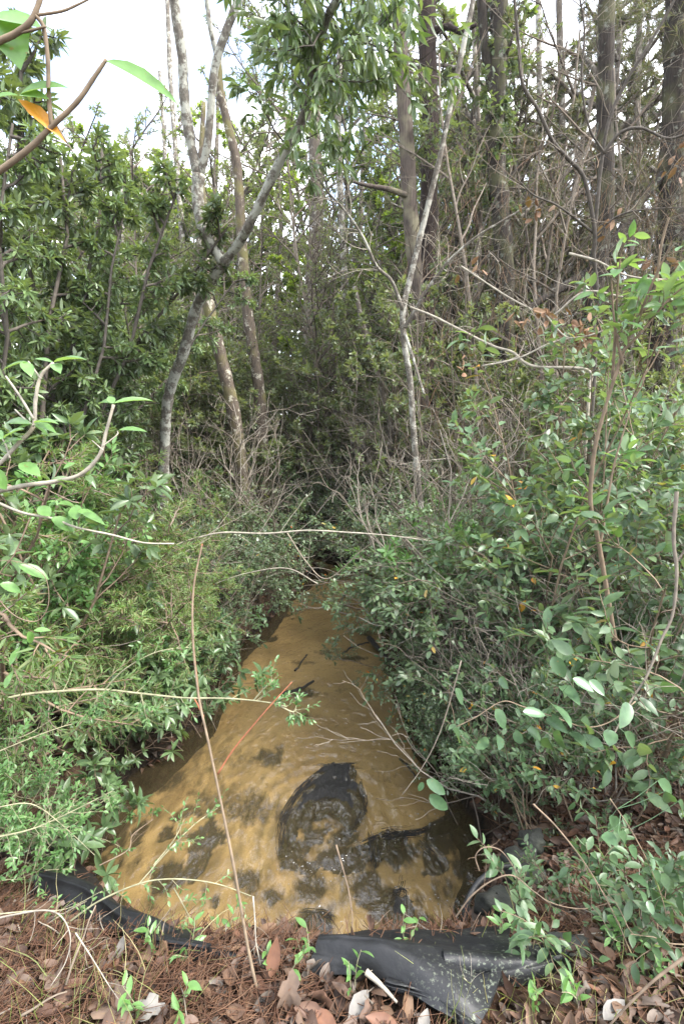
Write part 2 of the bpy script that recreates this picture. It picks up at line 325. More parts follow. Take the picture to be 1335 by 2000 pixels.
PR['sprig'] = make_proto('leafy_sprig', dict(H=.5, nst=4, r=.004, lv=1, nb=[5], m=6, leaf=.058, mode='dist', ang=58, split=48, ratio=.4, tilt=.6, lift=.15, wob=.16, base=.07), M['tan_twig'], M['broad'], 'near', 3, .44)
PR['fresh'] = make_proto('fresh_green_shrub', dict(H=1.3, nst=5, r=.007, lv=2, nb=[7, 5], m=7, leaf=.05, ang=54, split=50, ratio=.36, tilt=.45, lift=.12, wob=.16, base=.1), M['stem'], M['privet'], 'mid', 3, .42)
SC = []                           # scattered plants, labelled at the end
def stand(kind, x, y, h, rz=None, lean=.06, group=None, look=None, cat='shrub'):
    pr = PR[kind]; h = min(max(h, .55 * pr['H']), 1.35 * pr['H']) if cat == 'shrub' else h; s = h / pr['H']; st, fo = pr['v'][int(rng.integers(len(pr['v'])))]
    o = thing(pr['name'], None, cat, (x, y, float(H(x, y)) - .02), group)
    o.rotation_euler = (rng.normal(0, lean), rng.normal(0, lean), rng.uniform(0, 6.28) if rz is None else rz)
    w = s * rng.uniform(.9, 1.15); o.scale = (w, w, s)
    tree = cat == 'tree'
    obj('trunk' if tree else 'stem', st, o)
    if fo: obj('crown' if tree else 'foliage', fo, o)
    SC.append((o, look)); return o
def top_at(px, py, Y):            # where to stand so that the top shows at this pixel
    p = P(px, py, Y); return p[0], p[1], p[2] - float(H(p[0], p[1]))
def scatter(kind, n, xr, yr, Yr, group, look, cat='shrub', hmin=.3, hmax=99, clear=.05, lean=.06, sep=.0, spr=.3):
    reseed(kind, look, xr, yr); done, tries, spots = 0, 0, []
    while done < n and tries < n * 30:
        tries += 1
        Y = Yr[0] * (Yr[1] / Yr[0]) ** rng.random(); x, y, h = top_at(rng.uniform(*xr), rng.uniform(*yr), Y)
        if h < hmin or sdist(np.array([x]), np.array([y]))[0] < clear: continue
        if Y < 6.6 and proj((x, y, .5 + .5 * h))[0] < 560:    # the leaning tree stands free
            c, e = proj((x, y, .5 + .7 * min(h, hmax)))[0], spr * min(h, hmax) / Y * F
            if c + e > 292 and c - e < 480 and proj((x, y, .5 + min(h, hmax)))[1] < 930: continue
        if any((x - a) ** 2 + (y - b) ** 2 < sep * sep for a, b in spots): continue
        spots.append((x, y)); stand(kind, x, y, min(h, hmax), None, lean, group, look, cat); done += 1

def spline(ctrl, n=8):            # Catmull-Rom through control points
    c = np.asarray(ctrl, float); c = np.vstack([2 * c[0] - c[1], c, 2 * c[-1] - c[-2]]); out = []
    for i in range(1, len(c) - 2):
        for t in np.linspace(0, 1, n, endpoint=False):
            a, b, d, e = c[i - 1], c[i], c[i + 1], c[i + 2]
            out.append(.5 * (2 * b + (d - a) * t + (2 * a - 5 * b + 4 * d - e) * t * t + (3 * b - a - 3 * d + e) * t ** 3))
    out.append(c[-2]); return np.array(out)
def wire(px, Y0, Y1=None, n=6):   # polyline given in photo pixels with depth running from Y0 to Y1
    Y1 = Y0 if Y1 is None else Y1; m = len(px)
    return spline([P(x, y, Y0 + (Y1 - Y0) * i / (m - 1)) for i, (x, y) in enumerate(px)], n)
def limb(px, Y0, Y1, w0, w1, n=6, k=10, rough=.0, g=None):   # w: widths in photo pixels
    pts = wire(px, Y0, Y1, n); wp = np.linspace(w0, w1, len(pts))
    rad = wp * .5 * pts[:, 1] / F * .98
    if rough: rad = rad * (1 + rng.normal(0, rough, len(rad)))
    g = g or Geo(); g.tube(pts, rad, k, True); return g, pts, rad
def to_ground(px, Y):             # bottom pixel column extended down into the soil
    p = P(px[0], px[1], Y); return p

def part(root, name, g, m, flat=False):
    b = np.array(root.matrix_world.translation) if False else np.array(root.location)
    for i in range(len(g.V)): g.V[i] = (g.V[i] - b).astype(np.float32)
    return obj(name, g.mesh(name, m, flat), root)

# ------------------------------------------------------------------ setting: ground, creek bed, water
def axis(lo, hi, c0, c1, fine, grow_=1.12):
    a = list(np.arange(c0, c1, fine)); s = fine
    while a[-1] < hi: s *= grow_; a.append(min(a[-1] + s, hi))
    s = fine; b = [a[0]]
    while b[-1] > lo: s *= grow_; b.append(max(b[-1] - s, lo))
    return np.array(b[:0:-1] + a)
gx, gy = np.meshgrid(axis(-300, 300, -2.6, 2.6, .035), axis(-40, 400, .5, 9.5, .035), indexing='xy')
g = Geo(); g.grid(np.stack([gx, gy, H(gx, gy)], -1))
m, nt, out = mat('forest_floor'); tc = nd(nt, 'ShaderNodeTexCoord')
n1 = nd(nt, 'ShaderNodeTexNoise', {'Vector': tc.outputs['Object'], 'Scale': 26, 'Detail': 7, 'Roughness': .7})
n2 = nd(nt, 'ShaderNodeTexNoise', {'Vector': tc.outputs['Object'], 'Scale': 2.2, 'Detail': 4})
c1 = ramp(nt, n1.outputs[0], [(.3, (.025, .016, .011)), (.55, (.085, .048, .030)), (.75, (.16, .10, .062))])
c2 = ramp(nt, n1.outputs[0], [(.3, (.02, .016, .011)), (.7, (.075, .058, .038))])
ge = nd(nt, 'ShaderNodeNewGeometry'); sx = nd(nt, 'ShaderNodeSeparateXYZ', {0: ge.outputs['Position']})
wet = nd(nt, 'ShaderNodeMapRange', {0: sx.outputs[2], 1: .02, 2: .20})      # wet black mud along the waterline
cc = mix(nt, wet.outputs[0], ramp(nt, n1.outputs[0], [(.35, (.006, .005, .004)), (.7, (.035, .025, .016))]), mix(nt, ramp(nt, n2.outputs[0], [(.4, (0, 0, 0)), (.6, (1, 1, 1))]), c1, c2))
bp = nd(nt, 'ShaderNodeBump', {'Height': n1.outputs[0], 'Strength': 1, 'Distance': .05})
bs = nd(nt, 'ShaderNodeBsdfPrincipled', {'Base Color': cc, 'Specular IOR Level': .15, 'Roughness': .9, 'Normal': bp.outputs[0]}); nt.links.new(bs.outputs[0], out.inputs[0])
tag(obj('ground', g.mesh('ground', m)), kind='structure')

bx, by = np.meshgrid(np.arange(-2.0, 1.6, .02), np.arange(1.75, 16.2, .02), indexing='xy')
sd = sdist(bx, by)
bz = -.10 + .035 * fbm(bx * 2.2, by * 1.4) + .006 * fbm(bx * 11, by * 7, 2) - .05 * smooth(1.1, .1, -sd) * smooth(3.4, 2.3, by)
stain = np.zeros_like(bx)         # black detritus lying on the sand
for px, py, rx, ry, s in [(690, 1655, 70, 24, .9), (780, 1650, 90, 36, 1), (860, 1620, 60, 50, .9), (760, 1760, 60, 45, .95), (705, 1710, 55, 50, .75), (620, 1790, 45, 40, .9), (600, 1720, 90, 30, .6),
                          (540, 1735, 60, 24, .8), (330, 1690, 60, 35, .8), (230, 1640, 60, 60, .8), (180, 1600, 50, 60, .9), (480, 1570, 80, 40, .45), (530, 1470, 45, 22, .55), (430, 1480, 80, 50, .25),
                          (330, 1520, 80, 40, .55), (600, 1350, 70, 14, .5), (590, 1395, 25, 12, .5), (440, 1300, 40, 25, .85), (500, 1240, 50, 22, .9), (545, 1195, 40, 18, .8), (670, 1180, 20, 10, .6), (640, 1270, 50, 9, .4),
                          (710, 1230, 40, 14, .5), (480, 1700, 70, 25, .6), (940, 1690, 45, 70, .95), (880, 1720, 40, 40, .5), (560, 1640, 22, 60, .8), (830, 1790, 60, 25, .9), (690, 1280, 40, 8, .6), (585, 1290, 50, 10, .35)]:
    c = G(px, py, -.08); dd = math.hypot(c[0], c[1]); rxw = .82 * rx / F * (c[1] * cp + CAMZ * sp); ryw = .82 * ry / F * (dd * dd + 5.3) / 2.3 * .72
    qx, qy = (bx - c[0]) / rxw, (by - c[1]) / ryw
    e = np.hypot(qx, qy) + 1.9 * fbm(bx * 6 + px, by * 5, 5) + 1.1 * fbm(bx * 26 + 2 * by, by * 8 + px, 4)
    stain = np.maximum(stain, .92 * s * smooth(1.3, .1, e))
stain = np.maximum(stain, .9 * smooth(-.13, .02, sd + .22 * fbm(bx * 4, by * 4)))
stain = np.maximum(stain, .7 * smooth(.10, .19, fbm(bx * 6 + 9, by * 5, 5)) * smooth(3.6, 2.6, by))
g = Geo(); keep = sd < .12
idx = -np.ones(bx.shape, int); idx[keep] = np.arange(keep.sum())
q = np.stack([idx[:-1, :-1], idx[:-1, 1:], idx[1:, 1:], idx[1:, :-1]], -1).reshape(-1, 4); q = q[(q >= 0).all(1)]
g.add(np.stack([bx, by, bz - .02 * stain], -1)[keep], q.ravel(), np.full(len(q), 4))
m, nt, out = mat('creek_sand'); tc = nd(nt, 'ShaderNodeTexCoord'); at_ = nd(nt, 'ShaderNodeAttribute', attribute_name='detritus')
n1 = nd(nt, 'ShaderNodeTexNoise', {'Vector': tc.outputs['Object'], 'Scale': 3.0, 'Detail': 5})
n2 = nd(nt, 'ShaderNodeTexNoise', {'Vector': tc.outputs['Object'], 'Scale': 160, 'Detail': 3})
mp = nd(nt, 'ShaderNodeMapping', {'Vector': tc.outputs['Object'], 'Scale': (1, .45, 1), 'Rotation': (0, 0, .2)})
n3 = nd(nt, 'ShaderNodeTexNoise', {'Vector': mp.outputs[0], 'Scale': 34, 'Detail': 6, 'Roughness': .7})
sand = ramp(nt, n1.outputs[0], [(.35, (.31, .222, .115)), (.65, (.43, .325, .175))])
sand = mix(nt, .5, sand, ramp(nt, n2.outputs[0], [(.3, (.75, .75, .75)), (.7, (1.2, 1.2, 1.2))]), 'MULTIPLY')
dark = ramp(nt, n3.outputs[0], [(.35, (.008, .007, .006)), (.58, (.035, .027, .018)), (.74, (.15, .105, .055))])
fa = nd(nt, 'ShaderNodeMath', {0: at_.outputs['Fac'], 1: n3.outputs[0]}, operation='ADD')
ff = ramp(nt, fa.outputs[0], [(.55, (0, 0, 0)), (1.30, (1, 1, 1))])
cc = mix(nt, ff, sand, dark)
bp = nd(nt, 'ShaderNodeBump', {'Height': n3.outputs[0], 'Strength': .2, 'Distance': .01})
bs = nd(nt, 'ShaderNodeBsdfPrincipled', {'Base Color': cc, 'Roughness': .9, 'Normal': bp.outputs[0]}); nt.links.new(bs.outputs[0], out.inputs[0])
me = g.mesh('creek_bed', m); a = me.attributes.new('detritus', 'FLOAT', 'POINT'); a.data.foreach_set('value', stain[keep].astype(np.float32))
tag(obj('creek_bed', me), kind='structure')

wx, wy = bx, by
turb = smooth(4.2, 2.4, wy)
wz = (.006 + .024 * turb) * fbm(wx * 7, wy * 5 + .4 * np.sin(wx * 5), 3) + (.003 + .011 * turb) * fbm(wx * 22, wy * 15, 2)
c0 = G(640, 1600); rr = np.hypot(wx - c0[0], (wy - c0[1]) * .8)
wz += .012 * np.sin(rr * 62 + 3 * fbm(wx * 4, wy * 4)) * np.exp(-((rr - .28) / .22) ** 2) * (.5 + fbm(wx * 5, wy * 5))
g = Geo(); keep = sd < .30
idx = -np.ones(bx.shape, int); idx[keep] = np.arange(keep.sum())
q = np.stack([idx[:-1, :-1], idx[:-1, 1:], idx[1:, 1:], idx[1:, :-1]], -1).reshape(-1, 4); q = q[(q >= 0).all(1)]
g.add(np.stack([wx, wy, wz], -1)[keep], q.ravel(), np.full(len(q), 4))
m, nt, out = mat('creek_water'); tc = nd(nt, 'ShaderNodeTexCoord')
mp = nd(nt, 'ShaderNodeMapping', {'Vector': tc.outputs['Object'], 'Scale': (1, .55, 1)})
n1 = nd(nt, 'ShaderNodeTexNoise', {'Vector': mp.outputs[0], 'Scale': 12, 'Detail': 3, 'Roughness': .5, 'Distortion': 1.5})
bp = nd(nt, 'ShaderNodeBump', {'Height': n1.outputs[0], 'Strength': .5, 'Distance': .045})
fr = nd(nt, 'ShaderNodeFresnel', {'IOR': 1.62, 'Normal': bp.outputs[0]})
gl = nd(nt, 'ShaderNodeBsdfGlossy', {'Color': (1, 1, 1, 1), 'Roughness': .02, 'Normal': bp.outputs[0]})
tr = nd(nt, 'ShaderNodeBsdfTransparent', {'Color': (.96, .90, .76, 1)})
df = nd(nt, 'ShaderNodeBsdfDiffuse', {'Color': (.32, .245, .125, 1), 'Normal': nd(nt, 'ShaderNodeCombineXYZ', {2: 1.0}).outputs[0]})          # suspended silt
m1 = nd(nt, 'ShaderNodeMixShader', {0: .08, 1: tr.outputs[0], 2: df.outputs[0]})
m2 = nd(nt, 'ShaderNodeMixShader', {0: fr.outputs[0], 1: m1.outputs[0], 2: gl.outputs[0]}); nt.links.new(m2.outputs[0], out.inputs[0])
tag(obj('water', g.mesh('water', m)), kind='structure')

# black waterlogged mat of debris in the current
def inside(poly, x, y):
    ins = np.zeros(x.shape, bool); best = np.full(x.shape, 1e9); p = np.stack([x, y], -1)
    for a, b in zip(poly, np.roll(poly, -1, 0)):
        ins ^= ((a[1] > y) != (b[1] > y)) & (x < (b[0] - a[0]) * (y - a[1]) / (b[1] - a[1] + 1e-12) + a[0])
        e = b - a; w = p - a; t = np.clip((w @ e) / (e @ e), 0, 1); best = np.minimum(best, np.hypot(w[..., 0] - t * e[0], w[..., 1] - t * e[1]))
    return np.where(ins, best, -best)
def mound(poly_px, z0, z1, rise, res=.008, rough=.02):
    poly = np.array([G(x, y, 0)[:2] for x, y in poly_px]); lo, hi = poly.min(0) - .03, poly.max(0) + .03
    x, y = np.meshgrid(np.arange(lo[0], hi[0], res), np.arange(lo[1], hi[1], res), indexing='xy')
    d = inside(poly, x, y) + .05 * fbm(x * 14, y * 14, 4)
    z = z0 + (z1 - z0) * (1 - np.exp(-np.maximum(d, 0) / rise)) + rough * fbm(x * 20, y * 9, 4) * smooth(0, .04, d)
    k = d > -.012; idx = -np.ones(x.shape, int); idx[k] = np.arange(k.sum())
    q = np.stack([idx[:-1, :-1], idx[:-1, 1:], idx[1:, 1:], idx[1:, :-1]], -1).reshape(-1, 4); q = q[(q >= 0).all(1)]
    g = Geo(); g.add(np.stack([x, y, z], -1)[k], q.ravel(), np.full(len(q), 4)); return g
m, nt, out = mat('black_debris'); tc = nd(nt, 'ShaderNodeTexCoord')
n1 = nd(nt, 'ShaderNodeTexNoise', {'Vector': nd(nt, 'ShaderNodeMapping', {'Vector': tc.outputs['Object'], 'Scale': (1, .5, 1), 'Rotation': (0, 0, .5)}).outputs[0], 'Scale': 60, 'Detail': 6, 'Roughness': .7})
cc = ramp(nt, n1.outputs[0], [(.35, (.003, .003, .003)), (.6, (.012, .011, .010)), (.78, (.045, .040, .034))])
bp = nd(nt, 'ShaderNodeBump', {'Height': n1.outputs[0], 'Strength': 1, 'Distance': .02})
bs = nd(nt, 'ShaderNodeBsdfPrincipled', {'Base Color': cc, 'Roughness': .55, 'Normal': bp.outputs[0]}); nt.links.new(bs.outputs[0], out.inputs[0]); M['debris'] = m
def debris(name, label, polys, strands, sw=.0032):
    c = G(*np.mean(polys[0], 0), 0.0); t = thing(name, label, 'debris', c)
    g = Geo()
    for p in polys:
        q = mound(p, -.065, .020, .030, rough=.055); g.add(q.V[0], q.L[0], q.T[0])
    part(t, 'mat', g, M['debris'])
    g = Geo()
    for s, n in strands:
        base = spline([G(x, y, 0) for x, y in s], 6)
        for k in range(n):
            pts = base + rng.normal(0, .012, 3) * [1, 1, .25] + np.cumsum(rng.normal(0, .003, base.shape), 0); pts[:, 2] = -.012 + .016 * np.sin(np.linspace(0, 3.1, len(pts))) + rng.normal(0, .006)
            a, b = sorted(rng.choice(len(pts), 2, replace=False)); 
            b = min(b, a + int(rng.integers(4, 9)))
            if b - a > 3: g.tube(pts[a:b], np.linspace(sw, sw * .3, b - a) * rng.uniform(.3, 1), 4)
    part(t, 'strand', g, M['debris'])['kind'] = 'stuff'
debris('debris_mat', 'large black mat of waterlogged roots curling in the middle of the creek',
       [[(622, 1495), (650, 1482), (695, 1490), (690, 1510), (704, 1530), (712, 1568), (694, 1604), (676, 1606), (668, 1578), (640, 1568), (612, 1572), (588, 1588), (572, 1618), (564, 1650), (553, 1645), (559, 1598), (580, 1550), (603, 1520)]],
       [([(690, 1490), (640, 1500), (590, 1540), (555, 1600), (550, 1650), (575, 1690)], 160), ([(700, 1520), (710, 1570), (690, 1610), (650, 1640)], 60), ([(620, 1490), (660, 1496), (710, 1492)], 40), ([(600, 1570), (650, 1560), (690, 1580)], 40)])
debris('debris_mat', 'ragged black debris streak running from the large mat to the right bank',
       [[(705, 1640), (740, 1622), (790, 1618), (795, 1632), (760, 1646), (725, 1655)], [(830, 1600), (870, 1580), (900, 1572), (902, 1590), (865, 1612), (835, 1620)]],
       [([(700, 1650), (760, 1630), (830, 1620), (920, 1570)], 160), ([(720, 1620), (730, 1680), (725, 1720)], 30), ([(820, 1640), (850, 1680), (870, 1720)], 30)])
debris('debris_mat', 'small lumpy black clump of debris at the liner edge below the large mat',
       [[(590, 1780), (605, 1768), (635, 1770), (645, 1795), (640, 1820), (615, 1815)]], [([(585, 1775), (640, 1790), (650, 1820)], 40)])
debris('debris_mat', 'black bark fragments piled in the water beside the pale grey ripples',
       [[(745, 1770), (760, 1735), (800, 1740), (805, 1790), (770, 1805)]], [([(740, 1760), (790, 1740), (800, 1800)], 40), ([(790, 1700), (770, 1760), (735, 1800)], 20)])
for pts, w, lab in [([(548, 1355), (585, 1345), (612, 1330)], 9, 'short dark waterlogged stick in midstream above the bare red stem'), ([(668, 1275), (690, 1262), (720, 1255)], 5, 'thin dark forked twig lying on the sand upstream'),
                    ([(664, 1185), (668, 1170), (680, 1150)], 7, 'dark stick standing in the far shallows'), ([(576, 1310), (590, 1290), (600, 1278)], 5, 'faint dark twig on the sand left of midstream'),
                    ([(720, 1245), (735, 1262), (760, 1290)], 12, 'dark chunky wet log end at the right bank upstream'), ([(780, 1480), (800, 1500), (812, 1520)], 6, 'dark twig in the water near the right bank')]:
    pp = [G(x, y, .0) for x, y in pts]; t = thing('sunken_stick', lab, 'stick', pp[1]); g = Geo(); s = spline(pp, 5); s[:, 2] += rng.normal(0, .006, len(s)) - .004
    g.tube(s, np.linspace(1, .6, len(s)) * w * .5 * s[0][1] / F, 6, True); part(t, 'wood', g, M['debris'])

# foam flecks and bubbles
m, nt, out = mat('foam'); bs = nd(nt, 'ShaderNodeBsdfPrincipled', {'Base Color': (.42, .42, .41, 1), 'Roughness': .4, 'Alpha': .65}); nt.links.new(bs.outputs[0], out.inputs[0])
def disc(g, c, r, n=9, h=.3):
    a = np.linspace(0, 2 * np.pi, n, endpoint=False); rr = r * rng.uniform(.7, 1.2, n)
    v = np.vstack([c + np.stack([rr * np.cos(a), rr * np.sin(a), a * 0], -1), c + [0, 0, r * h], c - [0, 0, r * .2]])
    f = [(i, (i + 1) % n, n) for i in range(n)] + [((i + 1) % n, i, n + 1) for i in range(n)]
    g.add(v, np.array(f).ravel(), np.full(2 * n, 3))
g = Geo()
for px, py, r in [(943, 1615, 0), ]: pass
for px, py, n, s in [(620, 1690, 10, 30), (640, 1700, 12, 35), (800, 1630, 5, 40), (840, 1640, 4, 20), (850, 1750, 5, 25), (785, 1515, 4, 25), (800, 1475, 4, 12), (690, 1470, 8, 40), (560, 1700, 8, 40), (820, 1590, 4, 30), (610, 1780, 6, 40), (760, 1560, 5, 60), (790, 1415, 7, 10)]:
    for _ in range(n): disc(g, G(px + rng.normal(0, s), py + rng.normal(0, s * .4), .012), rng.uniform(.0015, .006))
tag(obj('foam', g.mesh('foam', m)), kind='stuff')

# ------------------------------------------------------------------ black plastic liner and stones at the culvert
m, nt, out = mat('black_plastic'); tc = nd(nt, 'ShaderNodeTexCoord')
n1 = nd(nt, 'ShaderNodeTexNoise', {'Vector': tc.outputs['Object'], 'Scale': 85, 'Detail': 5, 'Roughness': .75})
n2 = nd(nt, 'ShaderNodeTexNoise', {'Vector': tc.outputs['Object'], 'Scale': 4.5, 'Detail': 3})
n3 = nd(nt, 'ShaderNodeTexNoise', {'Vector': tc.outputs['Object'], 'Scale': 9, 'Detail': 6})
sx = nd(nt, 'ShaderNodeSeparateXYZ', {0: nd(nt, 'ShaderNodeNewGeometry').outputs['Position']})
where = nd(nt, 'ShaderNodeMapRange', {0: sx.outputs[0], 1: .12, 2: .36})
lf = nd(nt, 'ShaderNodeMath', {0: ramp(nt, n1.outputs[0], [(.56, (0, 0, 0)), (.62, (1, 1, 1))]), 1: ramp(nt, n2.outputs[0], [(.42, (0, 0, 0)), (.56, (1, 1, 1))])}, operation='MULTIPLY')
lf = nd(nt, 'ShaderNodeMath', {0: lf.outputs[0], 1: where.outputs[0]}, operation='MULTIPLY')
base = ramp(nt, n3.outputs[0], [(.3, (.006, .0063, .007)), (.7, (.013, .0135, .015))])
cc = mix(nt, lf.outputs[0], base, (.12, .135, .10))
bs = nd(nt, 'ShaderNodeBsdfPrincipled', {'Base Color': cc, 'Roughness': .55, 'Specular IOR Level': .4, 'Normal': nd(nt, 'ShaderNodeBump', {'Height': n3.outputs[0], 'Strength': .6, 'Distance': .02}).outputs[0]})
nt.links.new(bs.outputs[0], out.inputs[0]); M['plastic'] = m
LINER = set()
def off_liner(x, y): return np.array([(int(a), int(b)) not in LINER for a, b in zip(np.floor(x / .025), np.floor(y / .025))], bool)
def loft(rows, ncol=40, nrow=6, wr=.018, lift=.065, keep=True):   # rows of (px, py, z) from the berm side to the water side
    R_ = [spline([G(x, y, z) for x, y, z in r], 12) for r in rows]
    R_ = [np.stack([np.interp(np.linspace(0, 1, ncol), np.linspace(0, 1, len(r)), r[:, k]) for k in range(3)], -1) for r in R_]
    V = np.stack([spline([r[i] for r in R_], nrow) for i in range(ncol)], 1)
    V[..., 2] += wr * fbm(V[..., 0] * 9, V[..., 1] * 9, 3); k = nrow // 2; V[k:, :, 2] = np.maximum(V[k:, :, 2], H(V[k:, :, 0], V[k:, :, 1]) + lift); keep and LINER.update((int(a), int(b)) for i in (-1, 0, 1) for j in (-1, 0, 1) for a, b in zip(np.floor(V[k:, :, 0].ravel() / .025) + i, np.floor(V[k:, :, 1].ravel() / .025) + j)); return V
def sheet(root, name, V, th=.012):
    n = unit(np.cross(np.gradient(V, axis=1), np.gradient(V, axis=0))); n *= np.sign(n[..., 2:].mean() + 1e-6)
    a, b = V.shape[:2]; B = V - n * th; g = Geo(); W = np.concatenate([V[None], B[None]])
    g.grid(V); g.grid(B[::-1])
    for e in ((V[0], B[0]), (V[-1], B[-1]), (V[:, 0], B[:, 0]), (V[:, -1], B[:, -1])): g.grid(np.stack(e))
    return part(root, name, g, M['plastic'])
lin = thing('culvert_liner', 'black plastic culvert liner with pale lichen specks at the right of the berm', 'liner', G(800, 1880, .7))
sheet(lin, 'sheet', loft([
    [(600, 1905, .70), (700, 1905, .72), (780, 1925, .74), (860, 1975, .75), (930, 2010, .74)],
    [(615, 1850, .73), (690, 1860, .76), (790, 1885, .78), (880, 1925, .78), (950, 1975, .74)],
    [(620, 1832, .74), (690, 1834, .77), (780, 1850, .79), (880, 1878, .76), (980, 1915, .70)],
    [(625, 1824, .70), (690, 1827, .74), (790, 1838, .74), (880, 1848, .71), (990, 1880, .68)],
    [(640, 1835, .45), (700, 1838, .45), (790, 1846, .45), (880, 1856, .45), (990, 1890, .45)]]))
sheet(lin, 'flap', loft([
    [(880, 1915, .70), (950, 1925, .69), (1030, 1925, .68), (1105, 1905, .67)],
    [(870, 1885, .76), (950, 1890, .75), (1030, 1893, .73), (1108, 1896, .69)],
    [(865, 1858, .77), (950, 1862, .76), (1030, 1872, .74), (1106, 1888, .70)],
    [(865, 1848, .70), (950, 1858, .69), (1030, 1866, .68), (1100, 1886, .66)]], 30))
sheet(lin, 'fold', loft([
    [(760, 1935, .70), (830, 1960, .70), (900, 2010, .68), (950, 2060, .66)],
    [(750, 1925, .745), (830, 1945, .755), (890, 1990, .75), (940, 2040, .74)],
    [(755, 1915, .74), (830, 1932, .745), (890, 1972, .74), (945, 2025, .73)]], 30))
linl = thing('culvert_liner', 'bare black plastic culvert liner curving down to the water at the left', 'liner', G(250, 1780, .6))
sheet(linl, 'sheet', loft([
    [(60, 1760, .45), (150, 1800, .52), (240, 1860, .60), (330, 1890, .64), (420, 1900, .66)],
    [(68, 1720, .50), (160, 1750, .56), (240, 1810, .63), (310, 1850, .67), (400, 1872, .69)],
    [(76, 1703, .52), (165, 1730, .58), (225, 1775, .64), (300, 1800, .68), (375, 1842, .70)],
    [(85, 1698, .46), (172, 1722, .52), (232, 1765, .58), (312, 1796, .62), (385, 1838, .64)],
    [(100, 1705, .05), (185, 1728, .10), (245, 1772, .12), (325, 1803, .15), (395, 1845, .20)]]))
linm = thing('culvert_liner', 'half buried strip of black liner under needles between the two larger liners', 'liner', G(450, 1865, .68))
sheet(linm, 'sheet', loft([[(385, 1890, .66), (440, 1895, .68), (520, 1895, .68)], [(390, 1852, .70), (440, 1856, .71), (520, 1862, .70)], [(395, 1842, .55), (440, 1846, .55), (520, 1852, .55)]], 20, lift=.02, keep=False))
m, nt, out = mat('lichen_stone'); tc = nd(nt, 'ShaderNodeTexCoord')
n1 = nd(nt, 'ShaderNodeTexNoise', {'Vector': tc.outputs['Object'], 'Scale': 9, 'Detail': 8, 'Roughness': .7})
cc = ramp(nt, n1.outputs[0], [(.3, (.007, .007, .0065)), (.55, (.022, .025, .020)), (.75, (.075, .085, .060))])
bs = nd(nt, 'ShaderNodeBsdfPrincipled', {'Base Color': cc, 'Roughness': .85, 'Normal': nd(nt, 'ShaderNodeBump', {'Height': n1.outputs[0], 'Strength': .7, 'Distance': .02}).outputs[0]}); nt.links.new(bs.outputs[0], out.inputs[0])
def stone(label, px, py, z, r, sq=(1, .8, .7)):
    c = G(px, py, z); t = thing('stone', label, 'stone', c)
    n, k = 14, 22; th, ph = np.meshgrid(np.linspace(.02, np.pi - .02, n), np.linspace(0, 2 * np.pi, k), indexing='ij')
    v = np.stack([np.sin(th) * np.cos(ph), np.sin(th) * np.sin(ph), np.cos(th)], -1)
    v = np.sign(v) * np.abs(v) ** .8
    w = 1 + .95 * fbm(v[..., 0] * 1.7 + px + v[..., 2], v[..., 1] * 1.7 + v[..., 2] * 1.3, 4); w[:, -1] = w[:, 0]
    g = Geo(); g.grid(v * w[..., None] * r * np.array(sq) + c); part(t, 'rock', g, m)
stone('grey green lichened stone at the waterline beside the right liner', 1022, 1700, .40, .085, (1.0, .9, 1.0))
stone('small dark lichened stone in front of the larger grey green stone', 968, 1765, .40, .06, (1.3, .9, .8))
stone('low dark stone upslope, behind the larger grey green stone', 1040, 1640, .42, .06)
stone('dark stone half buried in litter at the right end of the liner flap', 1105, 1850, .68, .05, (1.5, .8, .6))
t = thing('pipe_stub', 'curved black plastic pipe rim standing at the waterline before the stones', 'pipe', G(930, 1740, .3)); g = Geo()
g.tube(spline([G(905, 1800, .40), G(912, 1760, .46), G(935, 1722, .50), G(975, 1695, .52), G(1010, 1690, .50)], 8), .012, 10, True); part(t, 'rim', g, M['plastic'])

# ------------------------------------------------------------------ litter on the berm and the banks
def litter(name, n, region, tm, Ls, ratio, mtl, lift=.012, tilt=.5, dens=None):
    g = Geo(); per = n // len(tm)
    for tmpl in tm:
        x = rng.uniform(region[0], region[1], per * 3); y = rng.uniform(region[2], region[3], per * 3)
        k = (sdist(x, y) > (.04 if dens is None else dens)) & (off_liner(x, y) | (rng.random(len(x)) < .24)); x, y = x[k][:per], y[k][:per]; m_ = len(x)
        z = H(x, y) + rng.uniform(.0, lift, m_)
        a = rng.uniform(0, 6.28, m_); d = np.stack([np.cos(a), np.sin(a), rng.normal(0, .22, m_)], -1)
        nr = np.array([0, 0, 1.]) + rng.normal(0, tilt, (m_, 3)); L = rng.uniform(*Ls, m_)
        g.leaves(tmpl, np.stack([x, y, z], -1), d, nr, L, L * ratio * rng.uniform(.8, 1.2, m_))
    return tag(obj(name, g.mesh(name, mtl)), kind='stuff')
litter('leaf_litter', 15000, (-2.0, 2.2, .75, 2.5), ['dry', 'dry2', 'dry3', 'oak', 'dry'], (.022, .078), .5, M['litter'], .045, .75)
litter('leaf_litter', 16000, (-5, 5, 2.1, 11), ['dry', 'dry3', 'dry2'], (.04, .11), .5, M['litter'], .03, .6, -.03)
